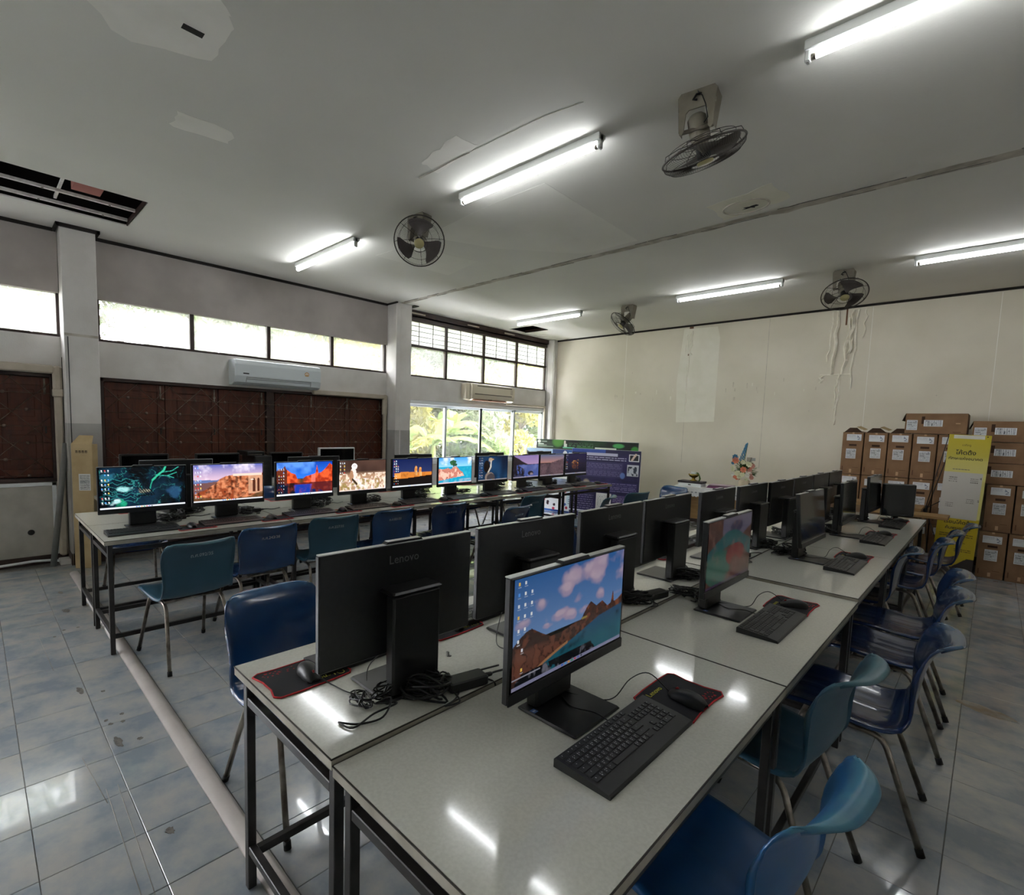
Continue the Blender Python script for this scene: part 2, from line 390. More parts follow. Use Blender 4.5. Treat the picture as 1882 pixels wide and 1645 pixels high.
# brown marks and chips on the floor, rust stain
m_mark = mat('tape_residue', '54504c', '6c6762', 60, rough=.8); m_rust = mat('rust_stain', '8f7c64', 'a09a90', 12, rough=.6)
def blob(x, y, rx, ry, z, m, name, par, seed=0, ang=0, n=18, rough=.25):
    r = random.Random(seed); P = []
    for k in range(n):
        t = 2*PI*k/n; q = 1+r.uniform(-rough, rough); a, b_ = rx*q*math.cos(t), ry*q*math.sin(t)
        P.append((x+a*math.cos(ang)-b_*math.sin(ang), y+a*math.sin(ang)+b_*math.cos(ang)))
    return M().prism(P, z, z+.0006).build(name, m, par)
for k, (x, y, rx, ry) in enumerate([(3.28, .38, .045, .014), (3.37, .47, .012, .01), (3.96, .44, .05, .014), (4.0, .52, .013, .012), (3.72, .43, .011, .01), (3.77, .44, .012, .01),
        (3.70, .5, .011, .01), (3.78, .49, .013, .01), (4.72, .47, .022, .014), (1.2, .5, .05, .015), (1.75, .48, .05, .02), (2.2, .42, .012, .01), (2.3, .36, .012, .01), (2.2, .5, .01, .01)]):
    blob(x, y, rx, ry, .0003, m_mark, 'residue_mark', fl, k, .1)
blob(6.86, 4.05, .13, .055, .0003, m_rust, 'rust_stain', fl, 5, -.3, 26, .1)
m_scuff = mat('scuff', '837d76', '958f88', 30, rough=.5)
for P in [((6.9, 4.95), (7.02, 4.9)), ((7.32, 4.45), (7.45, 4.4)), ((4.3, .38), (5.2, .36)), ((4.3, .34), (5.1, .33)), ((2.2, .28), (2.9, .3)), ((4.0, .3), (4.4, .33))]:
    M().tube([(P[0][0], P[0][1], .0005), (P[1][0], P[1][1], .0003)], .0012, 5).build('scuff_line', m_scuff, fl)

# ---- left wall with its openings
L0 = M()
def lw(y0, y1, z0, z1, x1=0, x0=-.16): L0.box(x0, x1, y0, y1, z0, z1)
Z_SH0, Z_SH1, Z_W0, Z_W1 = .85, 1.93, 2.305, 2.735
lw(YR-.15, YB, 0, Z_SH0); lw(YR-.15, 8.63, Z_SH1, Z_W0-.0)
lw(.63, 1.0, Z_SH0, Z_SH1); lw(4.62, 4.94, Z_SH0, Z_SH1); lw(.69, 1.0, Z_W0, H); lw(4.62, 4.94, Z_W0, H)
lw(8.61, YB, Z_SH0, H); lw(-1.9, -1.4, Z_SH0, Z_SH1); lw(-1.9, -1.4, Z_W0, H); lw(YR-.15, -5.6, Z_SH0, Z_SH1); lw(YR-.15, -5.6, Z_W0, H); lw(-5.6, -1.9, 3.25, H)
lw(-1.4, .69, Z_W1+.02, H); lw(1.0, 4.62, Z_W1+.02, H); lw(4.94, 8.61, 3.25, H)
wl = struct(L0.build('wall_left', m_wall))
def child(o, n='x'): return o
# fascia boards that cover the upper lights
for n_, (a, b_) in enumerate([(-1.4, .688), (1.0, 4.615)]):
    struct(M().box(0, .022, a, b_, Z_W1, H-.02, bev=.002).build('fascia_board', m_board, wl))
# columns
def column(y0, y1, d, low):
    o = M().box(0, d, y0, y1, 0, H+.002, bev=.004).build('column', m_wall, wl)
    if low: M().box(d, d+.0015, y0+.002, y1-.002, 0, low).box(0, d, y0-.0015, y0, 0, low).build('dado', m_wall_low, o)
    return o
c1 = column(.692, .968, .25, 1.44); c2 = column(4.62, 4.905, .25, 1.43); c3 = column(8.63, YB, .155, 0)
M().box(.25, .256, .70, .96, 0, .12, bev=.002).box(.02, .26, .684, .692, 0, .12).build('skirting', m_darkwood, c1)
M().box(.25, .2512, .694, .966, 2.30, 2.325).build('paint_edge', m_joint, c1)
M().box(.25, .2545, 4.70, 4.715, 0.9, 3.30).build('cable_cover', m_wall, c2)
# back, right, rear walls
wb = struct(M().box(-.16, XR+.15, YB, YB+.15, 0, H+.6).build('wall_back', m_back))
struct(M().box(XR, XR+.15, YR, YB, 0, H+.6).build('wall_right', m_wall)); struct(M().box(-.16, XR+.15, YR-.15, YR, 0, H+.6).build('wall_rear', m_wall))
# wallpaper joints, filler patch, peeled paper on the back wall
for k, x in enumerate([1.75, 2.93, 4.18, 5.46, 6.7, 7.9]):
    M().box(x-.0025, x+.0025, YB-.0015, YB, 1.0 if k else 1.2, H-.04).build('paper_joint', m_joint if k in (1, 2) else m_patch, wb)
M().prism([(2.79, 1.70), (3.44, 1.72), (3.45, 3.1), (3.40, 3.28), (2.84, 3.30), (2.76, 2.4)], 0, .0015, basis((0, YB, 0), (1, 0, 0), (0, 0, 1))).build('filler_patch', m_patch2, wb)
m_flap = mat('torn_paper', 'f0ebdc', 'e4dece', 20, rough=.8)
def torn(pts, seed, wd=.05, out=.02):
    r = random.Random(seed); V = []; F = []; n = len(pts)
    for i, (x, z, w_) in enumerate(pts):
        j = r.uniform(-.012, .012)
        V += [(x-w_/2+j, YB-.001, z), (x+j*.5, YB-.004-out*r.uniform(.2, 1), z), (x+w_/2+j, YB-.001-out*.6*r.random(), z)]
    for i in range(n-1):
        for k in range(2): F.append((i*3+k, i*3+k+1, i*3+4+k, i*3+3+k))
    m = M(); m.add(V, F); return m.build('peeling_paper', m_flap, wb)
for s, (x, z0, z1, w_, o_) in enumerate([(2.96, 1.9, 3.25, .02, .008), (2.905, 2.88, 3.2, .012, .006), (3.0, 2.85, 3.25, .014, .01), (5.07, 2.42, 3.33, .05, .05), (5.20, 2.4, 3.2, .045, .055), (5.25, 2.7, 3.3, .05, .06),
        (5.14, 1.7, 2.42, .03, .02), (5.30, 2.2, 3.3, .03, .025), (5.12, 1.9, 2.35, .02, .02), (4.93, 2.3, 2.42, .05, .02), (5.0, 2.6, 3.3, .02, .015), (5.4, 2.9, 3.3, .02, .015)]):
    n = 9; torn([(x+.012*math.sin(i*1.7+s)-.02*(1-i/(n-1)), z0+(z1-z0)*i/(n-1), w_*(1-.5*abs(i/(n-1)-.5))) for i in range(n)], s, out=o_)
M().box(4.90, 5.28, YB-.008, YB, 2.41, 2.425).build('peeling_paper', m_flap, wb)
M().box(2.93, 2.955, YB-.003, YB, 2.84, 2.87).box(2.935, 3.0, YB-.003, YB, 3.29, 3.33).box(5.155, 5.175, YB-.003, YB, 3.1, 3.33).build('exposed_plaster', mat('bare_brown', '6b4b38', rough=.9), wb)
m_peel = mat('peel_shadow', 'bfb7a6', 'cfc7b6', 30, rough=.9)  # beige-grey flecks of peeled wallpaper
for k in range(26):
    x = random.uniform(1.4, 5.4); z = 2.18+random.gauss(0, .06); M().box(x, x+random.uniform(.006, .03), YB-.0012, YB, z, z+random.uniform(.02, .09)).build('peel_mark', m_peel if k % 3 else m_patch2, wb)
for x, z in [(1.9, 2.6), (2.4, 1.75), (4.8, 1.9), (6.2, 2.1), (1.5, 1.7)]: M().lathe([(.008, 0), (.008, .002)], 8, basis((x, YB, z), (1, 0, 0), (0, 0, 1)) @ Matrix.Rotation(PI, 4, 'X')).build('nail_hole', m_mark, wb)
# dark strips painted in for the shaded gap where ceiling meets walls
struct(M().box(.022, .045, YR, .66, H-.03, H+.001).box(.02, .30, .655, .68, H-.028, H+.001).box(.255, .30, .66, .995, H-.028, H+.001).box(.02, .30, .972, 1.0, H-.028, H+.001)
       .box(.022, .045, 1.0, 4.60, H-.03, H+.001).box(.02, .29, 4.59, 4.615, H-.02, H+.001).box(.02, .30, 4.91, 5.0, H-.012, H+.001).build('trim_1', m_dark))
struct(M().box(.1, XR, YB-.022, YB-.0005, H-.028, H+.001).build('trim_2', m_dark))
# ---- ceiling with its openings
HA = (.69, 1.49, -1.6, 1.152); HB = (.17, .74, 7.215, 7.685)
C = M()
xs = sorted({-.16, XR, HA[0], HA[1], HB[0], HB[1]}); ys = sorted({YR, YB, HA[2], HA[3], HB[2], HB[3]})
for a, b_ in zip(xs, xs[1:]):
    for c, d in zip(ys, ys[1:]):
        mx_, my_ = (a+b_)/2, (c+d)/2
        if any(h[0] < mx_ < h[1] and h[2] < my_ < h[3] for h in (HA, HB)): continue
        C.box(a, b_, c, d, H, H+.012)
ce = struct(C.build('ceiling', m_ceil))
struct(M().box(-1.3, XR+.5, YR-.5, YB+.5, H+.62, H+.7).build('roof', m_dark))  # unseen roof slab, added to keep the sun out of the room
pl = struct(M().box(-.16, -.1, YR, YB, H+.012, H+.62).build('roof_void_side', m_dark))  # unseen void side, coloured black so the ceiling opening looks dark
cz = H-.0012
def cpatch(pts, m=m_patch, n='filler_patch', t=.0012, z=None): return M().prism(pts, H-t, H+.0002).build(n, m, ce)
def rough_poly(pts, seed, j=.03, sub=5):
    r = random.Random(seed); out = []
    for (x0, y0), (x1, y1) in zip(pts, pts[1:]+pts[:1]):
        for k in range(sub):
            t = k/sub; out.append((x0+(x1-x0)*t+r.uniform(-j, j), y0+(y1-y0)*t+r.uniform(-j, j)))
    return out
cpatch(rough_poly([(4.30, .35), (4.27, .82), (4.12, .95), (3.80, .96), (3.62, .62), (3.9, .3)], 1, .02))
cpatch(rough_poly([(2.95, .97), (3.17, .96), (3.19, 1.27), (3.02, 1.30)], 2, .015))
cpatch(rough_poly([(3.80, 2.30), (4.2, 2.24), (4.24, 2.42), (3.75, 2.46)], 3, .02))
cpatch(rough_poly([(4.98, 4.30), (5.48, 4.18), (5.52, 4.52), (4.97, 4.66)], 4, .02), m_patch2)
m_cp2 = mat('repainted_board', 'e8e6df', 'e1dfd7', 2, rough=.85, world=True)
cpatch([(1.83, 3.21), (2.36, 3.25), (2.57, 4.06), (1.9, 4.2)], m_cp2, 'repaint_patch'); cpatch([(3.75, 3.1), (4.25, 3.1), (4.2, 4.6), (3.6, 4.6), (3.0, 3.9), (2.7, 3.2)], m_cp2, 'repaint_patch', .0008)
M().tube([(3.60, 2.429, cz), (3.79, 2.434, cz), (3.96, 2.428, cz), (4.14, 2.432, cz)], .0035, 5).build('hairline_crack', m_joint, ce)
M().tube([(4.14, 2.432, cz), (4.75, 2.45, cz), (5.0, 2.49, cz)], .0012, 5).build('hairline_crack', m_patch, ce)
M().box(3.925, 3.965, .775, .865, H-.003, H+.001).build('open_slot', m_dark, ce)
blob(5.24, 4.50, .06, .025, H-.0022, m_dark, 'broken_hole', ce, 9, 0, 14, .45)
o = M(); o.tube([(5.21+.17*math.cos(t), 4.47+.13*math.sin(t), H-.001) for t in [2*PI*k/28 for k in range(28)]], .008, 5, closed=True); o.build('water_ring', m_joint, ce)
# long joint across the ceiling between the two structural bays
r_ = random.Random(3); P = []
N_ = 70
up = [(.25+(9.3-.25)*k/N_, 4.735+.030+r_.uniform(-.012, .016)*(1+(k > 34)) + (.012 if k > 38 else 0)) for k in range(N_+1)]; dn = [(x, 4.70-.018+r_.uniform(-.006, .006)) for x, _ in up]
V = [(x, y, H-.0016) for x, y in up]+[(x, y, H-.0016) for x, y in dn]; n = N_+1
jm = M(); jm.add(V, [(k, k+1, n+k+1, n+k) for k in range(N_)]); jm.build('joint_strip', m_joint, ce)
for k in range(46):
    x = r_.uniform(.3, 8.6); l = r_.uniform(.05, .35); yy = 4.683 if k % 3 else 4.762
    M().tube([(x, yy+r_.uniform(-.004, .004), H-.002), (x+l/2, yy+r_.uniform(-.006, .006), H-.002), (x+l, yy, H-.002)], .0028, 5).build('joint_crack', m_mark, ce)
# what shows inside the large opening: ceiling rails, hanger, block
for x in (.78, 1.10, 1.47):
    o = M().box(x-.012, x+.012, -1.6, 1.14, H+.016, H+.022).box(x-.012, x-.010, -1.6, 1.14, H+.022, H+.04).box(x+.010, x+.012, -1.6, 1.14, H+.022, H+.04).build('ceiling_rail', m_rail, ce)
    for y in (-.4, .05, .5, .95): M().lathe([(.009, 0), (.009, .006)], 8, Matrix.Translation((x+.012, y, H+.008))).build('screw', m_steel, o)
M().box(.80, 1.47, .60, .62, H+.05, H+.07).build('ceiling_rail', m_rail, ce)
M().box(1.0, 1.42, .70, .90, H+.10, H+.22).build('roof_block', mat('pink_block', 'b87a70', rough=.9), ce)
M().box(.69, 1.49, -1.6, 1.15, H+.5, H+.61).build('roof_batten', mat('roof_dark', '1a1512', '2c2822', 9, rough=.9), ce)
M().box(.69, 1.49, 1.15, 1.16, H, H+.05).box(.17, .74, 7.685, 7.70, H, H+.05).build('opening_lip', m_darkwood, ce)
M().box(.3, .7, 7.45, 7.55, H+.08, H+.13).build('roof_batten', m_wood, ce)

# ---- wooden shutter windows (panelled leaves behind a flat bar grille)
def shutter_window(name, y0, y1, leaves, ypost=None):
    o = M().box(-.10, -.005, y0, y0+.035, Z_SH0, Z_SH1).box(-.10, -.005, y1-.035, y1, Z_SH0, Z_SH1).box(-.10, -.005, y0, y1, Z_SH1-.035, Z_SH1).box(-.10, .012, y0, y1, Z_SH0-.01, Z_SH0+.03)
    if ypost: o.box(-.10, -.02, ypost-.05, ypost+.05, Z_SH0, Z_SH1)
    w_ = struct(o.build(name, m_darkwood))
    bk = M().box(-.15, -.14, y0, y1, Z_SH0, Z_SH1).build('shutter_backing', m_darkwood, w_)
    for a, b_ in leaves:
        st = .075; za, zb = Z_SH0+.035, Z_SH1-.04; zm = za+(zb-za)*.50
        lf = M().box(-.09, -.055, a+.004, a+st, za, zb, .003).box(-.09, -.055, b_-st, b_-.004, za, zb, .003)
        for z in (za, zm-.03, zb-.08): lf.box(-.088, -.057, a+st, b_-st, z, z+(.08 if z != zm-.03 else .09), .002)
        l_ = lf.build('shutter_leaf', m_shut, w_)
        for (c, d) in ((za+.08, zm-.03), (zm+.06, zb-.08)):
            M().box(-.088, -.074, a+st, b_-st, c, d).box(-.076, -.068, a+st+.05, b_-st-.05, c+.045, d-.045, .004).build('shutter_panel', m_shut, l_)
        M().box(-.055, -.045, b_-st+.02, b_-st+.036, zb-.17, zb-.01, .002).box(-.05, -.04, b_-st+.016, b_-st+.04, zb-.12, zb-.10).build('catch', m_steel, l_)
        M().box(-.055, -.045, b_-st+.02, b_-st+.034, zm-.06, zm+.02, .002).build('handle', m_blackmetal, l_)
    # grille: horizontals, long diagonals, rosettes
    dk = m_grille; sp = .165; zs = [Z_SH1-.20-sp*k for k in range(6)]
    for k, z in enumerate(zs): M().tube([(-.02, y0+.03, z), (-.02, y1-.03, z)], .0035, 6).build('grille_bar', dk, w_)
    m2 = M(); ns = int((y1-y0)/.33)+3
    for s in (1, -1):
        for k in range(-4, ns+4):
            ya = y0+k*.33; zb_, zt = Z_SH0+.03, Z_SH1-.04
            p0, p1 = (ya, zb_), (ya+s*(zt-zb_), zt)
            t0, t1 = 0, 1
            if s > 0: t0 = max(0, (y0+.03-p0[0])/(p1[0]-p0[0])); t1 = min(1, (y1-.03-p0[0])/(p1[0]-p0[0]))
            else: t0 = max(0, (p0[0]-(y1-.03))/(p0[0]-p1[0])); t1 = min(1, (p0[0]-(y0+.03))/(p0[0]-p1[0]))
            if t1 <= t0: continue
            q = lambda t: (-.024 if s > 0 else -.016, p0[0]+(p1[0]-p0[0])*t, p0[1]+(p1[1]-p0[1])*t)
            m2.tube([q(t0), q(t1)], .0028 if (k % 3) else .0042, 5)
    m2.build('grille_lattice', dk, w_)
    for k, z in enumerate(zs):
        y = y0+.25+(.17 if k % 2 else 0)
        while y < y1-.08:
            M().lathe([(.0, -.008), (.016, -.004), (.018, 0), (.010, .006), (0, .009)], 8, basis((-.018, y, z), (0, 1, 0), (0, 0, 1))).build('grille_rosette', dk, w_); y += .335
    return w_
m_grille = mat('grille_iron', '7d6a5c', '5a4a40', 20, rough=.5, metal=.4)
shutter_window('window_1', -1.35, .63, [(-1.3, -.82), (-.80, -.32), (-.30, .13), (.15, .60)])
lv = [(1.04+.575*k, 1.04+.575*(k+1)) for k in range(3)]+[(2.89+.562*k, 2.89+.562*(k+1)) for k in range(3)]
shutter_window('window_2', 1.0, 4.62, lv, 2.82)

# ---- glazed strips
def strip(name, y0, y1, z0, z1, n, glass, xf=-.05, fr=.022, cross=None):
    fm = M().box(xf-.03, xf+.045, y0, y1, z0, z0+.025).box(xf-.03, xf+.03, y0, y1, z1-.012, z1+.01)
    for k in range(n+1):
        y = y0+(y1-y0)*k/n; fm.box(xf-.03, xf+.03, max(y0, y-fr), min(y1, y+fr), z0, z1)
    w_ = struct(fm.build(name, m_darkwood))
    for k in range(n):
        M().box(xf-.004, xf, y0+(y1-y0)*k/n+fr, y0+(y1-y0)*(k+1)/n-fr, z0+.025, z1-.012).build('glass_pane', glass, w_)
    return w_
strip('window_3', -1.4, .688, Z_W0, Z_W1+.015, 2, m_dusty); strip('window_4', 1.0, 4.612, Z_W0, Z_W1+.015, 4, m_dusty)
w5 = strip('window_5', 4.94, 8.61, Z_W0, 2.795, 4, m_dusty)
w6 = strip('window_6', 4.94, 8.61, 2.795, 3.20, 4, m_frost)
M().box(-.08, .0, 4.94, 8.61, 3.195, 3.30).box(-.02, .03, 4.94, 8.62, 3.27, H).build('window_header', m_darkwood, w6)
for y in (5.05, 6.28, 7.25): M().tube([(.04, y, 3.30), (.04, y+.28, 3.30)], .012, 8).build('old_tube_stub', m_pipe, w6)
g = M()
for k in range(4):
    a = 4.94+3.67/4*k; b_ = a+3.67/4
    for f in (.36, .68): g.tube([(-.035, a+(b_-a)*f, 2.82), (-.035, a+(b_-a)*f, 3.19)], .0065, 5)
    for z in (2.88, 2.96, 3.04, 3.12): g.tube([(-.035, a+.03, z), (-.035, b_-.03, z)], .0048, 5)
g.build('wire_grille', m_blackmetal, w6)
# white aluminium sliding window
sw = M().box(-.10, .01, 4.94, 8.61, 1.86, 1.925, .003).box(-.10, .01, 4.94, 8.61, .86, .92, .003).box(-.10, .01, 4.94, 5.0, .9, 1.9, .003).box(-.10, .01, 8.56, 8.62, .9, 1.9, .003)
w7 = struct(sw.build('window_7', m_white_al))
e = [5.0, 5.88, 6.77, 7.66, 8.56]
strip('window_8', -5.6, -1.9, Z_W0, 3.25, 4, m_dusty)  # unseen window bay behind the camera, added for more daylight
w9 = strip('window_9', -5.6, -1.9, Z_SH0, Z_SH1, 4, m_glass)  # lower half of the added bay, lets light onto floor and ceiling
for k in range(4):
    xo = -.03 if k in (0, 3) else -.065; a, b_ = e[k]-(.02 if k else 0), e[k+1]+.02
    s_ = M().box(xo-.012, xo+.012, a, a+.05, .92, 1.86, .002).box(xo-.012, xo+.012, b_-.05, b_, .92, 1.86, .002).box(xo-.012, xo+.012, a, b_, .92, .97, .002).box(xo-.012, xo+.012, a, b_, 1.82, 1.86, .002).build('sliding_sash', m_white_al, w7)
    M().box(xo-.003, xo+.003, a+.05, b_-.05, .97, 1.82).build('glass_pane', m_glass, s_)
# lower board under window 1, skirting, pipes
bp = M().box(.0, .012, -1.35, .61, .09, .83).build('wall_board', mat('stained_whiteboard', 'b4b0a6', '98948a', 5, rough=.6, lo=.3, hi=.8, detail=8, world=True), wl)
M().box(.012, .022, -1.35, .61, .80, .835, .002).box(.012, .022, .575, .61, .09, .835, .002).build('board_frame', m_white_al, bp)
M().lathe([(.028, 0), (.022, .008)], 14, basis((.012, .40, .335), (0, 1, 0), (0, 0, 1))).build('round_hole_cap', m_rubber, bp)
struct(M().box(0, .02, YR, .69, 0, .09).box(0, .02, 1.0, 4.62, 0, .09).box(0, .02, 4.94, 8.6, 0, .09).build('baseboard_left', m_darkwood))
struct(M().box(.155, XR, YB-.015, YB, 0, .10).build('baseboard_back', m_darkwood))
#@@FIXTURES
# ================================================================== PIPES, AIR CONDITIONERS, LIGHTS, FANS
def bend(P, r=.04, n=5):
    """polyline with rounded corners"""
    P = [Vector(p) for p in P]; out = [P[0]]
    for a, b_, c in zip(P, P[1:], P[2:]):
        d0 = (a-b_); d1 = (c-b_); l = min(r, d0.length*.49, d1.length*.49); d0.normalize(); d1.normalize()
        p, q = b_+d0*l, b_+d1*l
        for k in range(n+1):
            t = k/n; out.append(p*(1-t)**2+b_*2*t*(1-t)+q*t*t)
    out.append(P[-1]); return out
pr = thing('pipe_cover', 'beige pipe cover running over the first shutter and down beside the near column', 'pipe cover', (.04, .62, .2))
M().box(-.035, .035, -2.0, .0, 1.73, 1.81, .012).build('horizontal_duct', m_pipe, pr); M().box(-.035, .035, -.01, .065, 1.55, 1.81, .02).box(-.038, .04, -.014, .068, 1.50, 1.58, .008).build('elbow', m_pipe, pr)
M().box(-.03, .03, -.003, .060, -.05, 1.55, .012).build('vertical_duct', m_pipe, pr); M().box(-.034, .035, -.008, .065, -.13, .06, .02).build('end_cap', m_pipe, pr)
M().tube([(.0, .073, -.1), (.0, .073, 1.9)], .006, 6).build('black_cable', m_cable, pr)
pr2 = thing('pipe_cover', 'beige pipe cover from the white air conditioner down beside the middle column', 'pipe cover', (.04, 4.50, .2))
M().box(-.035, .035, -1.12, .10, 1.70, 1.765, .012).build('horizontal_duct', m_pipe, pr2); M().box(-.036, .036, .03, .105, 1.45, 1.77, .02).box(-.03, .038, .045, .09, 1.36, 1.5, .012).build('elbow', m_pipe, pr2)
M().box(-.03, .03, .048, .092, .0, 1.40, .01).build('vertical_duct', m_pipe, pr2)
pr3 = thing('pipe_cover', 'narrow beige pipe cover below the ivory air conditioner to the room corner', 'pipe cover', (.03, 8.0, 1.0))
M().box(-.025, .025, -.65, .58, .945, .985, .008).build('horizontal_duct', m_pipe, pr3); M().box(-.02, .02, .545, .58, -.4, .95, .008).build('vertical_duct', m_pipe, pr3)
cp = M().tube(bend([(.205, 8.60, H-.01), (.205, 8.60, .1)]), .012, 8).build('corner_conduit', m_wall); tag(cp, 'thin white conduit running down the column in the far left corner', 'conduit')
cp = M().tube([(.262, .72, 2.29), (.262, .72, .6), (.262, .71, .1)], .004, 6).build('wall_cable', m_cable); tag(cp, 'thin black cable hanging down the face of the near column', 'cable')

def aircon(name, label, y0, y1, z0, z1, d, m, loc, old=False):
    t = thing(name, label, 'air conditioner', (0, y0, z0))
    h = z1-z0; W = y1-y0
    prof = [(0, 0), (d*.55, 0), (d*.88, h*.10), (d, h*.35), (d, h*.8), (d*.93, h*.97), (d*.8, h), (0, h)]
    P = basis((0, 0, 0), (1, 0, 0), (0, 0, 1))  # x->x, y->z, z-> -y
    fixn(M().prism(prof, -W+.025, -.025, P).build('casing', m, t))
    cap = [(0, -.0), (d*.55, 0), (d*.88, h*.08), (d*.99, h*.33), (d*.99, h*.8), (d*.9, h*.96), (d*.78, h*.99), (0, h*.99)]
    fixn(M().prism(cap, -.026, 0, P).build('end_panel', m, t)); fixn(M().prism(cap, -W, -W+.026, P).build('end_panel', m, t))
    if not old:
        M().box(d*.6, d*.62, .12, W-.12, .004, .006).build('louvre', m_acdk, t)
        mx = basis((d*.955, .1, h*.16), (0, 1, 0), (.12*d*2.2, 0, h*.25))
        f = M(); f.tube([(d*.90, .14, h*.12), (d*.995, .14, h*.30), (d*.995, W-.14, h*.30), (d*.90, W-.14, h*.12)], .0022, 5); f.build('flap_seam', m_acdk, t)
        f = M(); f.tube([(d*.955, .14, h*.23), (d*.955, W-.14, h*.23)], .0018, 5); f.build('flap_seam', m_acdk, t)
        M().box(d, d+.001, .10, .17, h*.42, h*.47, .0004).build('badge', m_rubber, t)
        c = Cv(24, 24, 'c9d0d3'); c.ell(.5, .45, .48, .42, 'b8863a'); c.ell(.5, .48, .34, .30, 'd8d8d0'); c.rect(.1, .6, .9, .85, 'b0803a'); c.rect(.3, .4, .7, .55, 'c09040')
        mobj('energy_sticker', c.mesh('energy_sticker', .065, .065, m_print), t, basis((d+.0012, W-.20, h*.62), (0, 1, 0), (0, 0, 1)))
        M().box(d*.97, d+.002, W-.10, W-.05, h*.5, h*.505).build('indicator', m_white_al, t)
    else:
        for z in (.38, .86): M().box(d*.99, d+.0015, .06 if z < .5 else .12, W-.08, h*z-.007, h*z+.007).build('seam', m_acdk, t)
        M().box(d*.5, d*.93, .06, W-.2, h*.0, h*.06).build('air_outlet', mat('terracotta_louvre', '9a6a50', rough=.6), t)
        M().lathe([(.05, 0), (.05, .01)], 16, Matrix.Translation((d*.9, W*.42, h*.06)) @ Matrix.Scale(.35, 4, (1, 0, 0))).build('sensor', m_acdk, t)
        M().box(d, d+.0012, W-.12, W-.05, h*.5, h*.8).build('badge', m_pipe, t)
    return t
aircon('air_conditioner', 'white wall air conditioner with orange sticker above the wooden shutters', 2.30, 3.42, 1.955, 2.262, .20, m_ac, 0)
ac2 = aircon('air_conditioner', 'ivory older air conditioner with two dark seams above the white sliding window', 6.30, 7.42, 1.985, 2.285, .19, m_acold, 0, True)
ac2['group'] = 'air conditioners'
M().box(0, .13, -.10, 0, .01, .29, .004).build('side_box', m_acold, ac2)

# fluorescent battens
def batten(name, label, x0, x1, y, cover=False):
    t = thing(name, label, 'ceiling light', ((x0+x1)/2, y, H), 0, 'fluorescent lights on the ceiling'); hl = (x1-x0)/2
    M().box(-hl, hl, -.030, .030, -.046, .0, .004).box(-hl, hl, .030, .044, -.030, .0, .004).build('batten_body', m_fix, t)
    M().box(-hl+.03, hl-.03, -.024, .024, -.0475, -.044).build('reflector', m_fix, t)
    for s in (-1, 1): M().box(min(s*hl, s*(hl-.022)), max(s*hl, s*(hl-.022)), -.017, .02, -.092, -.005, .005).build('lamp_holder', m_fix, t)
    M().tube([(-hl+.022, 0, -.072), (hl-.022, 0, -.072)], .0135 if not cover else .02, 14).build('tube_lamp', m_tube, t)
    for s in (-1, 1): M().tube([(s*(hl-.023), 0, -.072), (s*(hl-.045), 0, -.072)], .0142, 12).build('tube_collar', m_steel, t)
    return t
batten('ceiling_light', 'lit fluorescent tube cut off by the top right edge of the photo', 6.005, 7.27, 2.818)
batten('ceiling_light', 'lit fluorescent tube between the nearest ceiling fan and the round-faced fan', 3.638, 4.915, 2.818)
batten('ceiling_light', 'short-looking lit fluorescent tube nearest the grey fascia boards of the window wall', .875, 2.16, 2.77, True)
batten('ceiling_light', 'lit fluorescent tube beside the small square hole in the far ceiling corner', .80, 2.11, 6.74)
batten('ceiling_light', 'lit fluorescent tube in the middle of the far row, between the two far fans', 3.60, 4.88, 6.78)
batten('ceiling_light', 'lit fluorescent tube of the far row reaching the right edge of the photo', 6.06, 7.34, 6.765)

for k, (x0, y) in enumerate([(.88, -1.2), (3.64, -1.2)]):  # unseen tubes added behind the camera to brighten the room
    batten('ceiling_light', ['lit fluorescent tube above the shutters left of the camera', 'lit fluorescent tube left of the camera', 'lit fluorescent tube straight above the camera', 'lit fluorescent tube far behind the camera', 'lit fluorescent tube to the right outside the photo', 'lit fluorescent tube behind the right side'][k], x0, x0+1.28, y)
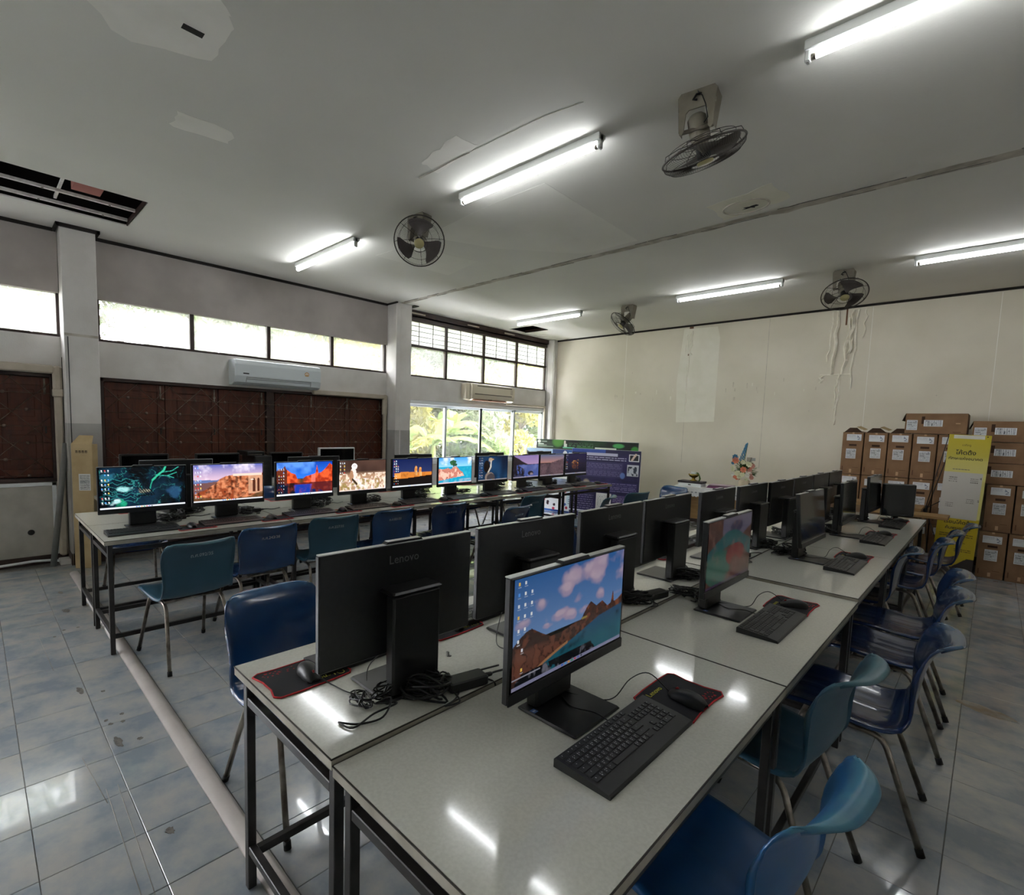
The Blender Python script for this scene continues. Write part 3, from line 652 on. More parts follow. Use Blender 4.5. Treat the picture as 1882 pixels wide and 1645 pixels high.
# orbit fans
def fan(label, x, y, ax, spin, rz=0, R=.215):
    t = thing('ceiling_fan', label, 'fan', (x, y, H), 0, 'orbit fans on the ceiling')
    rx = Matrix.Rotation(rz, 4, 'Z')
    # hanging U bracket: folded sheet, wide at the ceiling, two arms with the motor between them
    pts = [(-.085, 0), (.085, 0), (.10, -.02), (.088, -.20), (.074, -.215), (.06, -.20), (.055, -.11), (.03, -.085), (-.03, -.085), (-.055, -.11), (-.06, -.20), (-.074, -.215), (-.088, -.20), (-.10, -.02)]
    for s, dep in ((-1, -.055), (1, .055)):
        n = len(pts)
        b_ = M(); fm = rx @ Matrix(((1, 0, 0, 0), (0, 0, 1, 0), (0, 1, 0, 0), (0, 0, 0, 1)))
        # split outline into convex pieces
        a0, a1 = (dep-.004, dep+.004)
        for poly in ([(-.085, 0), (-.10, -.02), (-.09, -.095), (.09, -.095), (.10, -.02), (.085, 0)], [(-.093, -.09), (-.088, -.20), (-.074, -.215), (-.062, -.20), (-.055, -.11), (-.035, -.09)], [(.093, -.09), (.035, -.09), (.055, -.11), (.062, -.20), (.074, -.215), (.088, -.20)]):
            b_.prism(poly, a0, a1, fm)
        if s < 0: continue
        fixn(b_.build('bracket_plate', m_fan, t))
    b_ = M()
    for sx in (-1, 1):
        b_.add([rx @ Vector(p) for p in [(sx*.085, -.055, 0), (sx*.085, .059, 0), (sx*.10, .059, -.02), (sx*.10, -.045, -.02), (sx*.088, -.01, -.20), (sx*.088, .059, -.20)]], [(0, 1, 2, 3), (3, 2, 5, 4)])
    b_.box(-.085, .085, -.055, .058, -.004, 0, mx=rx)
    b_.build('bracket_side', m_fan, t)
    M().box(-.088, .088, .035, .047, -.205, -.185, .002, mx=rx).build('pivot_bar', m_steel, t)
    a = Vector(ax).normalized(); q = Vector((0, 0, -1)).rotation_difference(a).to_matrix().to_4x4()
    piv = Vector((0, 0, -.17)); base = Matrix.Translation(piv) @ q   # local -Z is the airflow axis
    # motor
    M().lathe([(0, .07), (.03, .068), (.048, .05), (.052, .0), (.052, -.05), (.046, -.075), (.02, -.09), (.018, -.12)], 18, base).build('motor', m_fan, t)
    hub = base @ Matrix.Translation((0, 0, -.125))
    sp = Matrix.Rotation(spin, 4, 'Z')
    M().lathe([(.0, .03), (.034, .03), (.036, -.02), (.034, -.03), (0, -.03)], 18, hub).build('hub', m_rubber, t)
    for k in range(3):
        bm = hub @ sp @ Matrix.Rotation(2*PI*k/3, 4, 'Z')
        def fn(u, v):
            r = .03+(R*.88-.03)*v; wd = (.35+1.05*v)*(1-.25*v**6); th = (u-.5)*wd*1.15+.25*v
            return bm @ Vector((r*math.cos(th), r*math.sin(th), (.5-u)*.055*(1-.3*v)))
        m_ = M(); m_.grid(fn, 8, 7); bl = m_.build('blade', m_blade, t)
    cg = hub
    # rim band and wire guards
    def ring(r, z, n=40): return [cg @ Vector((r*math.cos(2*PI*k/n), r*math.sin(2*PI*k/n), z)) for k in range(n)]
    M().tube(ring(R, 0), .0055, 6, closed=True).build('guard_rim', m_fandk, t)
    wf = M(); nn = 96
    for k in range(nn):
        th = 2*PI*k/nn; P = []
        for f in (1, .97, .85, .6, .33):
            z = {1: 0, .97: -.025, .85: -.045, .6: -.052, .33: -.054}[f]; tt = th+.35*(1-f)
            P.append(cg @ Vector((R*f*math.cos(tt), R*f*math.sin(tt), z)))
        wf.tube(P, .0009, 3, cap=False)
    wf.tube(ring(R*.33, -.054, 24), .002, 5, closed=True); wf.tube(ring(R*.85, -.046, 32), .0014, 4, closed=True); wf.build('front_guard', m_fandk, t)
    wb_ = M()
    for k in range(8):
        th = 2*PI*k/8; P = [cg @ Vector((R*f*math.cos(th), R*f*math.sin(th), z)) for f, z in ((1, 0), (.95, .03), (.6, .05), (.22, .055))]; wb_.tube(P, .002, 5)
    for f, z in ((.8, .043), (.5, .053), (.25, .056)): wb_.tube(ring(R*f, z, 28), .0016, 4, closed=True)
    wb_.build('rear_guard', m_fandk, t)
    M().lathe([(0, -.062), (R*.18, -.06), (R*.20, -.052), (R*.20, -.048)], 20, cg, cap=False).build('badge_cap', m_cap, t)
    M().tube([rx @ Vector(p) for p in [(.0, .058, -.01), (-.03, .075, -.05), (-.05, .08, -.1), (-.06, .06, -.16), (-.03, .03, -.17)]], .003, 5).build('wire', m_cable, t)
    M().tube([rx @ Vector(p) for p in [(-.02, .062, -.03), (0, .075, -.035), (.02, .062, -.05), (0, .07, -.06)]], .006, 5).build('terminal', m_rubber, t)
    return t
# bracket faces look towards -y (the camera side)
fan('nearest ceiling fan, cage tipped flat so its underside wires show edge-on', 5.50, 2.86, (.16, .30, -1), .5, PI+.15)
fan('ceiling fan between two tube lights with its round cage turned to the camera', 3.05, 2.87, (.70, -.58, -.72), 1.25, PI+.1)
fan('small far ceiling fan on the left, cage tilted steeply down to the left', 2.83, 6.90, (-.42, -.52, -.75), .2, PI)
fan('far ceiling fan on the right above the torn wallpaper, round badge facing down', 5.46, 6.86, (.20, -.50, -.75), .9, PI)

# ---- trunking on the floor, leaning tube, things by the near column
sec = [(-.036, .0006), (-.034, .012), (-.02, .022), (0, .026), (.02, .022), (.034, .012), (.036, .0006)]
def trunk(x0, x1, y, name, label, n=8):
    t = M(); V = []; F = []; m = len(sec)
    for i in range(2):
        for a, z in sec: V.append((x0 if i == 0 else x1, y+a, z))
    F = [(k, k+1, m+k+1, m+k) for k in range(m-1)]; t.add(V, F, True); t.f.append(tuple(range(m))); t.f.append(tuple(range(2*m-1, m-1, -1))); t.sm += [False, False]
    t.f.append((0, m, 2*m-1, m-1)); t.sm.append(False)
    return tag(t.build(name, mat('grey_trunking', 'a49d97', 'b3aca6', 6, rough=.35)), label, 'cable trunking')
trunk(.6, 5.75, .662, 'floor_trunking', 'long grey half-round cable trunking running across the floor tiles')
lt = M().tube([(.185, .545, .004), (.11, .688, 1.235)], .026, 12).build('plastic_tube', mat('grey_plastic_tube', '6d6f6d', '7a7b78', 8, rough=.5)); tag(lt, 'long grey plastic tube leaning against the near column', 'tube')
ws = M().tube([(.05, -1.3, .03), (.055, -.4, .03), (.06, .1, .034), (.065, .4, .05), (.07, .56, .04), (.10, .64, .018)], .013, 8).build('white_hose', m_white_al); tag(ws, 'white hose lying along the foot of the stained board', 'hose')
wk = M().box(.03, .19, .60, .69, .0005, .05, .006).build('plaster_block', m_wall); tag(wk, 'small white block on the floor at the foot of the near column', 'block')
tb_ = thing('tall_carton', 'tall narrow pale carton with handling symbols standing against the near column', 'box', (.40, .80, 0), -.55)
M().box(-.055, .055, -.09, .09, .0005, 1.24, .003).build('box_body', m_card2, tb_)
M().add([(.055, -.09, 1.24), (.055, .09, 1.24), (-.02, .07, 1.325), (-.02, -.05, 1.325)], [(0, 1, 2, 3)]).add([(.052, -.09, 1.24), (.052, .09, 1.24), (-.024, .07, 1.325), (-.024, -.05, 1.325)], [(3, 2, 1, 0)]).build('flap', m_card2, tb_)
for k in range(4):
    s_ = M(); y = -.052+.027*k
    s_.box(.0552, .0558, y, y+.018, 1.155, 1.160); s_.box(.0552, .0558, y, y+.003, 1.16, 1.18); s_.box(.0552, .0558, y+.015, y+.018, 1.16, 1.18); s_.box(.0552, .0558, y+.005, y+.012, 1.166, 1.178)
    s_.build('handling_symbol', m_rubber, tb_)
c = Cv(30, 40, 'cfd0cd'); c.lines_text(.08, .06, .92, .95, 14, '5d6063', 3); c.line([(.15, .2), (.8, .75), (.2, .9)], .015, '4a4a60', .6)
mobj('shipping_label', c.mesh('shipping_label', .10, .165, m_print), tb_, basis((.0556, .018, .865), (0, 1, 0), (0, 0, 1)))
#@@FURNITURE
# ================================================================== OUTDOORS
gr = struct(M().box(-40, -1.3, -25, 45, -.8, -.6).build('ground', mat('outdoor_ground', '3c4a2c', '555238', .8, rough=1, world=True)))
def leafmat(n, a, b_, tr=.5):
    m = mat(n, a, b_, 1.7, rough=.6, world=True, lo=.3, hi=.7); t = m.node_tree; N = t.nodes; L = t.links; b = N['Principled BSDF']
    tl = N.new('ShaderNodeBsdfTranslucent'); tl.inputs[0].default_value = (*lin(b_), 1); mx = N.new('ShaderNodeMixShader'); mx.inputs[0].default_value = .35
    L.new(b.outputs[0], mx.inputs[1]); L.new(tl.outputs[0], mx.inputs[2]); L.new(mx.outputs[0], N['Material Output'].inputs[0]); return m
LM = [leafmat('foliage_green', '34481e', '5f7436'), leafmat('foliage_yellow', '687030', '938a40'), leafmat('foliage_dark', '243520', '40563a'), leafmat('foliage_pale', '5c6a4c', '7f8668')]
m_bark = mat('bark', '5a4e42', '3c332a', 9, rough=.9)
def leaf_cloud(name, blobs, n, m, size, parent, seed):
    r = np.random.RandomState(seed); per = n//len(blobs); P = []
    for (x, y, z, R) in blobs:
        d = r.randn(per, 3); d /= np.linalg.norm(d, axis=1)[:, None]; P.append(np.array([x, y, z])+d*R*(.55+.5*r.rand(per, 1)**.6)*np.array([1, 1, .8]))
    P = np.concatenate(P); k = len(P); s = size*(.6+.8*r.rand(k, 1))
    a = r.randn(k, 3); a /= np.linalg.norm(a, axis=1)[:, None]; b = np.cross(a, r.randn(k, 3)); b /= np.linalg.norm(b, axis=1)[:, None]
    c = np.cross(a, b)*s*.18
    V = np.stack([P-a*s, P+b*s*.42+c, P+a*s, P-b*s*.42+c], 1).reshape(-1, 3); i = np.arange(k)*4
    F = np.stack([i, i+1, i+2, i+3], 1)
    me = bpy.data.meshes.new(name); me.from_pydata(V.tolist(), [], F.tolist()); me.materials.append(m)
    o = mobj(name, me, parent); o['kind'] = 'stuff'; return o
def tree(label, x, y, h, R, mi, n, seed, size=.09):
    r = random.Random(seed); t = thing('tree', label, 'tree', (x, y, -.62), 0, 'trees outside the windows')
    M().tube([(0, 0, 0), (.05, .05, h*.3), (-.05, .1, h*.6), (0, 0, h*.9)], [.09, .075, .05, .02], 8).build('trunk', m_bark, t)
    br = M(); bl = []
    for k in range(9):
        a = r.uniform(0, 2*PI); z = h*r.uniform(.3, .95); q = R*r.uniform(.3, .8); br.tube([(0, 0, z*.7), (q*.5*math.cos(a), q*.5*math.sin(a), z*.85), (q*math.cos(a), q*math.sin(a), z)], [.03, .02, .008], 5)
        bl.append((q*math.cos(a), q*math.sin(a), z, R*r.uniform(.45, .7)))
    br.build('branches', m_bark, t); leaf_cloud('foliage', bl, n, LM[mi], size, t, seed); return t
T = [('bushy yellow-green tree left of the sliding window view', -2.6, 5.6, 4.2, 1.3, 1, 5200), ('dark tree behind the banana plants', -4.8, 8.2, 6.0, 1.9, 2, 7000), ('yellow-green tree above the banana plants in the second sliding pane', -3.6, 7.4, 4.0, 1.0, 1, 4200),
     ('slim pale tree with bare trunk in the third sliding pane', -3.4, 9.6, 4.6, 1.1, 3, 4000), ('yellow-green tree in the last sliding pane', -3.3, 11.6, 3.8, 1.2, 1, 5000), ('tall dark tree far behind the last sliding pane', -7, 13.5, 6.5, 2.3, 2, 6500),
     ('green bush low outside the third sliding pane', -2.3, 8.7, 1.9, .8, 0, 3800), ('hazy green tree outside the first clerestory pane', -5, 2.0, 7.0, 2.1, 0, 6500), ('hazy tree outside the second clerestory pane', -6, 4.2, 7.5, 2.2, 3, 6500),
     ('hazy pale tree outside the left-edge clerestory pane', -5, -.3, 7.0, 2.1, 3, 5500), ('hazy tree outside the last clerestory pane beside the middle column', -7, 7.2, 8.0, 2.4, 0, 7000), ('tall tree filling the back of the sliding window view', -8, 10.5, 8.0, 2.6, 2, 7000), ('far hazy tree beyond the corner pane', -7.5, 17, 8.0, 2.8, 0, 7000)]
for k, a in enumerate(T): tree(*a, seed=20+k, size=.10 if a[1] > -5.5 else .16)
def banana(label, x, y, n, h, seed):
    r = random.Random(seed); t = thing('banana_plant', label, 'plant', (x, y, -.62), 0, 'banana plants outside the sliding window')
    M().tube([(0, 0, 0), (.03, 0, h*.5), (0, .02, h)], [.11, .09, .05], 10).build('stem', m_banst, t)
    for k in range(n):
        a = 2*PI*k/n+r.uniform(-.3, .3); Lf = r.uniform(1.1, 1.7); up = r.uniform(.35, 1.15); wd = r.uniform(.16, .24)
        def fn(u, v):
            s_ = v*Lf; out = s_*math.cos(up)*.95+v*v*.35; z = h+s_*math.sin(up)-v*v*v*Lf*.55
            w_ = wd*math.sin(PI*min(1, .04+v*.96))**.6; lat = (u-.5)*2*w_; z -= abs(u-.5)*w_*.7+(.02*math.sin(v*60) if abs(u-.5) > .3 else 0)
            return Vector((out*math.cos(a)-lat*math.sin(a), out*math.sin(a)+lat*math.cos(a), z))
        g_ = M(); g_.grid(fn, 5, 22, False); lf = g_.build('leaf', m_ban, t)
        M().tube([fn(.5, v/8)+Vector((0, 0, .006)) for v in range(9)], .012, 5).build('midrib', m_banst, lf)
    return t
m_ban = leafmat('banana_leaf', '5a7430', '7f9448'); m_banst = mat('banana_stem', 'a4ae68', '8a9450', 6, rough=.6)
banana('banana plant low outside the first sliding pane', -1.7, 6.1, 9, 1.5, 1); banana('large banana plant with broad leaves in the second sliding pane', -2.1, 7.3, 10, 1.7, 2)
banana('banana plant behind the frame between the second and third sliding panes', -2.8, 8.3, 8, 1.9, 3)

# ================================================================== TABLES
TBX = {'A': (1.664, 2.2865), 'B': (2.2895, 2.914), 'C': (5.1246, 5.745), 'D': (5.749, 6.3736)}
def table_proto(w_, l_, h):
    t = thing('computer_table', '', 'table', (0, 0, 0))
    tp = M().box(-w_/2+.001, w_/2-.001, -l_/2+.002, l_/2-.002, h-.028, h-.0012).build('table_top', m_edge, t)
    M().box(-w_/2+.003, w_/2-.003, -l_/2+.004, l_/2-.004, h-.0012, h).build('laminate_surface', m_top, tp)
    e_ = M(); a, b_ = w_/2, l_/2
    for x in (-a, a-.0025): e_.box(x, x+.0025, -b_, b_, h-.0035, h-.0005)
    for y in (-b_, b_-.0025): e_.box(-a, a, y, y+.0025, h-.0035, h-.0005)
    e_.build('edge_seal', m_trimblk, tp)
    s = .0135; X, Y = w_/2-.035, l_/2-.035
    for sx in (-1, 1):
        for sy in (-1, 1):
            M().box(sx*X-s, sx*X+s, sy*Y-s, sy*Y+s, 0.004, h-.028, .002).build('leg', m_blackmetal, t)
    for sy in (-1, 1):
        for z in (h-.12, .13): M().box(-X+s, X-s, sy*Y-s*.9, sy*Y+s*.9, z, z+.027, .002).build('side_rail', m_blackmetal, t)
    for sx in (-1, 1):
        for z in (h-.085, .105): M().box(sx*X-s*.9, sx*X+s*.9, -Y+s, Y-s, z, z+.027, .002).build('long_rail', m_blackmetal, t)
    return t
rows = {'A': [(.563, 1.762, .75), (1.766, 2.964, .75), (2.968, 4.195, .75), (4.199, 5.37, .75), (5.374, 6.54, .75)], 'C': [(.5636, 1.776, .755), (1.780, 3.013, .755), (3.018, 4.19, .757), (4.194, 5.36, .757), (5.364, 6.53, .757)]}
rows['B'] = rows['A']; rows['D'] = [(.5636, 1.80, .743), (1.804, 3.010, .743), (3.018, 4.19, .757), (4.194, 5.36, .757), (5.364, 6.53, .757)]
ordn = ['nearest', 'second', 'third', 'fourth', 'farthest']
desc = {'A': 'white-topped table under the row of monitors facing the shutters, {} from the camera end', 'B': 'white-topped table under the row of lit landscape screens, {} from the camera end',
        'C': 'white-topped table under the row of monitor backs in the middle, {} from the camera end', 'D': 'white-topped table of the right-hand row beside blue chairs, {} from the camera end'}
protos = {}
for R in 'ABCD':
    x0, x1 = TBX[R]
    for k, (y0, y1, h) in enumerate(rows[R]):
        key = (round(y1-y0, 2), h)
        if key not in protos: protos[key] = o = table_proto(x1-x0, y1-y0, h)
        else: o = copy_tree(protos[key])
        o.location = ((x0+x1)/2, (y0+y1)/2, 0)
        tag(o, desc[R].format(ordn[k]), 'table', {'A': 'tables of the window-side row', 'B': 'tables under the lit screens', 'C': 'tables of the middle row', 'D': 'tables of the right-hand row'}[R])
# ================================================================== CHAIRS
def chair_proto(m):
    t = thing('school_chair', '', 'chair')
    prof = [(.222, .405, .165), (.218, .425, .19), (.195, .441, .205), (.14, .446, .212), (.06, .441, .215), (-.02, .432, .214), (-.09, .426, .210), (-.14, .430, .206), (-.175, .448, .202), (-.198, .485, .197), (-.208, .53, .193),
            (-.214, .58, .196), (-.222, .635, .203), (-.234, .69, .207), (-.25, .738, .203), (-.272, .773, .192), (-.30, .792, .175), (-.325, .792, .158), (-.335, .783, .15)]
    n = len(prof); NU = 27
    def fn(u, v):
        s = v*(n-1); i = min(int(s), n-2); f = s-i; x, z, hw = [prof[i][k]*(1-f)+prof[i+1][k]*f for k in range(3)]
        q = (u-.5)*2; aq = abs(q); e = max(0, (aq-.88)/.12)
        y = math.copysign(hw*min(1, aq/.9) if aq < .9 else hw+.012*(aq-.9)/.1, q)
        back = max(0, min(1, (s-8)/4)); seat = 1-back
        tf = max(0, 1-max(0, s-12.5)/2.5); z2 = z+seat*(.022*aq**3-.02*e*e); x2 = x+back*(.045*aq**2.2*(.25+.75*tf)-.03*e*e*tf)
        if s > 13: z2 += .010*(aq**2)*min(1, (s-13)/3)-.016*max(0, (aq-.72)/.28)**2.2*(s-12)/6
        if s > 12: t_ = (s-12)/6; x2 += .06*t_*aq**4; z2 -= .010*t_*aq**4
        if 2 < s < 7:
            for c0 in (-.35, 0, .35): z2 += .004*max(0, 1-abs(q-c0)/.05)
        return Vector((x2, y, z2))
    g_ = M(); g_.grid(fn, NU, 46, True); sh = g_.build('seat_shell', m, t)
    so = sh.modifiers.new('thick', 'SOLIDIFY'); so.thickness = .006; so.offset = -1
    for sy in (-1, 1):
        y = sy*.165; yo = sy*.2
        for sx, foot, top in ((1, (.255, yo, .012), (.13, y, .405)), (-1, (-.265, yo, .012), (-.125, y, .392))):
            P = bend([(0, y, (.405+.392)/2), top, foot], .05, 5)
            l_ = M().tube(P, .0112, 10).build('leg', m_steel, t)
            d = (Vector(foot)-Vector(top)).normalized()
            M().tube([Vector(foot)-d*.02, Vector(foot)+d*.008], .0135, 10).build('rubber_foot', m_rubber, l_)
    for x in (.10, -.10): M().tube([(x, -.166, .402), (x, .166, .402)], .009, 8).build('cross_bar', m_steel, t)
    return t
m_chairs = {'blue': m_blue, 'navy': m_blue2, 'teal': m_teal, 'sky': m_sky}
cprot = {}
def chair(x, y, rz, kind, label, group, num=None, tilt=0):
    first = kind not in cprot
    if first:
        if not cprot: cprot[kind] = chair_proto(m_chairs[kind])
        else:
            base = next(iter(cprot.values())); c = copy_tree(base)
            for ch in c.children:
                if ch.name.startswith('seat_shell'): ch.data = ch.data.copy(); ch.data.materials[0] = m_chairs[kind]
                if ch.name.startswith('lettering'): bpy.data.objects.remove(ch)
            cprot[kind] = c
        o = cprot[kind]
    else:
        o = copy_tree(cprot[kind])
        for ch in list(o.children):
            if ch.name.startswith('lettering'): bpy.data.objects.remove(ch)
    o.location = (x, y, 0); o.rotation_euler = (0, 0, rz); tag(o, label, 'chair', group)
    if num: text_obj(num, .030, m_pen, o, basis((-.2475, 0, .70), (0, -1, 0), (-.18, 0, 1)) , 'lettering')
    return o
G1 = 'blue chairs tucked under the lit-screen row'; G2 = 'blue chairs along the right-hand row'; G3 = 'chairs in the aisle between the rows'; G4 = 'chairs on the shutter side of the window-side row'
# row B: sitter faces the window wall (-x): rz = pi
chair(3.15, .955, PI+.10, 'teal', 'faded teal plastic chair nearest the camera at the lit-screen row', G1, 'ถ.ศ.092/35')
chair(2.94, 1.475, PI+.06, 'blue', 'blue chair with white numbers, second at the lit-screen row', G1, 'ก.ศ.243/38')
chair(2.87, 2.05, PI-.04, 'teal', 'faded teal chair below the red riverside castle screen', G1, 'ถ.ศ.227/35')
chair(2.87, 2.60, PI+.04, 'blue', 'blue chair below the owl screen', G1, 'ก.ศ.021/32')
chair(2.89, 3.25, PI, 'navy', 'navy chair below the illuminated ruin screen', G1, 'ถ.ศ.012/35')
chair(3.37, 3.66, PI+.12, 'navy', 'navy chair pulled out from the lit-screen row into the aisle', G3, 'ก.ศ.005/38')
chair(2.95, 4.43, PI+.06, 'teal', 'dark teal chair behind the pulled-out navy chair', G1, 'ถ.ศ.025/36')
chair(3.52, 4.97, PI+.35, 'teal', 'dark teal chair standing alone in the aisle near the poster boards', G3)
chair(3.52, 5.78, PI-.2, 'teal', 'dark teal chair seen side-on just left of the bare cream wall', G3)
chair(3.70, 6.50, -PI/2-.25, 'blue', 'blue chair turned to face the room in front of the lace-covered table', G3)
# chairs on the far side of row A, facing the tables (+x)
chair(1.55, .98, -.05, 'navy', 'navy chair at the camera end behind the window-side row', G4)
chair(1.35, 2.25, .1, 'blue', 'blue chair seen between the second and third lit screens', G4)
chair(1.30, 3.45, -.1, 'blue', 'blue chair seen between the owl screen and the ruin screen', G4)
chair(1.62, 4.75, .0, 'navy', 'navy chair whose seat shows below the table under the sea rocks screen', G4)
chair(1.62, 5.66, .0, 'navy', 'navy chair whose seat shows below the table next to the poster boards', G4)
# row C chairs, facing +x
chair(4.83, .93, .07, 'blue', 'shiny blue chair at the camera end of the middle row, behind the first mouse pad', 'chairs at the middle row')
chair(4.76, 3.1, .05, 'navy', 'navy chair glimpsed through the gap between the second and third monitor backs', 'chairs at the middle row')
chair(4.84, 4.75, .3, 'navy', 'navy chair glimpsed beyond the fourth monitor back', 'chairs at the middle row')
# row D chairs, facing -x
chair(6.33, 1.30, PI-.12, 'sky', 'bright blue chair cut off by the bottom edge, nearest the camera', G2)
chair(6.26, 2.05, PI-.12, 'teal', 'faded teal-backed chair behind the bright blue one, pushed in at an angle', G2)
chair(6.43, 2.60, PI+.06, 'navy', 'shiny navy chair with a grey reflection on its ribbed seat, third along the right-hand row', G2)
chair(6.44, 3.38, PI+.05, 'navy', 'navy chair with worn pale back rim, fourth along the right-hand row', G2)
chair(6.43, 3.88, PI+.08, 'navy', 'navy chair close behind the fourth one, beside the rust stain', G2)
chair(6.17, 4.47, PI, 'navy', 'navy chair tucked tight under the right-hand row', G2)
chair(6.30, 5.09, PI+.05, 'navy', 'navy chair overlapping the yellow banner, nearer of a close pair', G2)
chair(6.34, 5.64, PI, 'navy', 'navy chair overlapping the yellow banner, farther of a close pair', G2)
chair(6.42, 6.24, PI, 'navy', 'farthest navy chair, right in front of the yellow banner', G2)
#@@COMPUTERS
# ================================================================== WALLPAPERS
def mixc(a, b, t): t = np.clip(t, 0, 1)[..., None]; return np.array(lin(a))*(1-t)+np.array(lin(b))*t
def taskbar(c, h=.035, col='dfe3ea'):
    c.rect(0, 1-h, 1, 1, col, .92)
    for k in range(7): c.rect(.40+.03*k, 1-h*.75, .415+.03*k, 1-h*.25, ['3a70d0', '40a0e0', 'e0a030', '30a050', 'd04040', '6060c0', '404850'][k])
    return c
def wp_fractal(w, h):
    c = Cv(w, h, '05090f'); n = vnoise(w, h, 5, 1); n2 = vnoise(w, h, 9, 2); c.a = mixc('040609', '0f2c40', (n-.35)*3)
    ridge = np.abs(n2-.5); c.put((ridge < .012) & (n > .42), '2f7f7a', .8); r3 = np.abs(vnoise(w, h, 7, 5)-.5); c.put((r3 < .008), '123c44', .8)
    c.line([(.60, .34), (.66, .22), (.74, .10), (.76, 0)], .012, '35b08a'); c.line([(.60, .34), (.58, .45), (.57, .55)], .006, '2a9a80')
    for p in ([(.66, .22), (.78, .24), (.90, .16)], [(.70, .15), (.84, .12), (.92, .02)], [(.78, .24), (.86, .3)]): c.line(p, .004, '3ab09a')
    c.blotch(.30, .86, .12, .15, '1d9a70', 81); c.blotch(.15, .82, .07, .09, 'bfe8ea', 82); c.blotch(.25, .50, .10, .07, '9fd8d8', 83); c.blotch(.52, .60, .10, .10, 'b0ac92', 84, .8); c.blotch(.86, .70, .12, .2, '24486a', 85, .8); c.blotch(.10, .25, .1, .15, '2a6a80', 86, .7)
    for q in range(7): y0_ = .3+.09*q; c.line([(.04+.05*t, y0_+.04*math.sin(t*2.1+q)) for t in range(8)], .0025, '3aa0a0', .7)
    for s in range(5): c.line([(.40+.03*s, .1+.1*s), (.48+.02*s, .3), (.42+.03*s, .5), (.5+.03*s, .7), (.42+.04*s, .72)], .005, '05070a')
    c.icons(.02, .05, 3, 8, .035, .11, 4); return taskbar(c)
def wp_cliff(w, h):
    c = Cv(w, h); n = vnoise(w, h, 6, 3); n2 = vnoise(w, h, 24, 4, 3); c.grad('5560a8', 'd8b8c8', 0, .45); c.put((n-.5)*5*(c.Y < .45), 'f0e4ee', .8)
    c.below([(0, .40), (.3, .42), (.6, .38), (1, .4)], '5a6a9a'); c.below([(0, .50), (.2, .48), (.4, .44), (.5, .42), (1, .42)], '6b4a48')
    c.below([(0, .78), (.15, .68), (.3, .52), (.36, .40), (.45, .32), (.62, .28), (1, .26)], '8a3f22')
    m = c.Y > np.interp(c.X, [0, .15, .3, .36, .45, .62, 1], [.78, .68, .52, .40, .32, .28, .26]); c.put(m*(n2-.35)*2.6, 'd98a60', .9); c.put(m*((vnoise(w, h, 30, 6, 2)-.5)*4), '33160e', .8)
    c.rect(.55, .26, .99, .33, 'e8d0c0', .9); c.put((c.X > .78) & (c.Y > .33) & (c.Y < .85), 'd0a080', .7)
    for x in (.845, .915): c.rect(x, .48, x+.04, .8, '4a2418'); c.ell(x+.02, .48, .02, .07, '4a2418')
    c.below([(0, .85), (.2, .9), (.5, .97), (.8, .93), (.9, .85), (1, .8)], '4a3a22', .8); c.rect(.82, .44, .86, .46, 'f0e0d0'); c.icons(.02, .06, 3, 8, .035, .11, 6); return taskbar(c)
def wp_castle(w, h):
    c = Cv(w, h); n = vnoise(w, h, 20, 7, 3); c.grad('1040a8', '2c74e0', 0, .5); c.put((vnoise(w, h, 4, 8)-.5)*4*(c.Y < .4), '6aa4f0', .7)
    P = [(0, .25), (.04, .18), (.08, .22), (.12, .14), (.14, .1), (.16, .2), (.25, .32), (.32, .36), (.36, .52), (.44, .52), (.5, .44), (.6, .40), (.68, .36), (.71, .10), (.74, .36), (.80, .32), (.88, .2), (.95, .05), (1, .12)]
    ys = np.interp(c.X, [p[0] for p in P], [p[1] for p in P]); m = (c.Y > ys) & (c.Y < .62); c.put(m, 'a03018'); c.put(m*(n-.35)*3, 'f06030', .9); c.put(m & (c.X > .6) & (c.X < .68), 'f08070', .6)
    c.put(m & (c.X < .18), '141a18', .85); c.put(m*(np.clip(1-abs(c.X-.42)/.10, 0, 1)), '2a3a20', .9)
    m2 = c.Y >= .62; c.put(m2, '102050'); ref = (1.24-c.Y*1.0); c.put(m2 & (ref > ys+.02) & (c.X > .2), '5a1c18', .95); c.put(m2 & (abs(c.X-.45) < .18-.15*(c.Y-.62)) & (c.Y > .68), '1838a0', .9); c.put(m2 & (c.X < .3), '0c1210', .8)
    c.put((m2*(n-.5)*4), 'a04030', .35); c.icons(.03, .18, 3, 8, .04, .10, 3); return taskbar(c, .05)
def wp_owl(w, h):
    c = Cv(w, h, '3b2822'); n = vnoise(w, h, 26, 9, 3); c.a = mixc('2c1d19', '5a4238', vnoise(w, h, 4, 10, 2)); c.put(np.clip((c.Y-.36)/.15, 0, 1), 'a88468'); c.put((c.Y > .42)*(n-.42)*5, 'f4dcc8', .9)
    c.put((c.Y > .6)*(vnoise(w, h, 18, 11, 3)-.5)*5, '8a7a38', .8); c.put((c.Y > .6)*(vnoise(w, h, 22, 12, 2)-.55)*6, 'f8e8ec', .8)
    c.ell(.29, .45, .062, .22, 'e8d4cc'); c.ell(.25, .52, .04, .2, 'a47a5c'); c.line([(.27, .62), (.36, .78)], .018, '3a2c20'); c.ell(.31, .19, .06, .10, 'f2e6e2'); c.ell(.31, .185, .042, .075, 'faf2f0')
    c.ell(.295, .175, .009, .016, '1a1210'); c.ell(.328, .175, .009, .016, '1a1210'); c.line([(.312, .19), (.312, .215)], .004, '806050'); c.icons(.015, .05, 3, 4, .04, .11, 5); return taskbar(c, .03, 'f0dcd8')
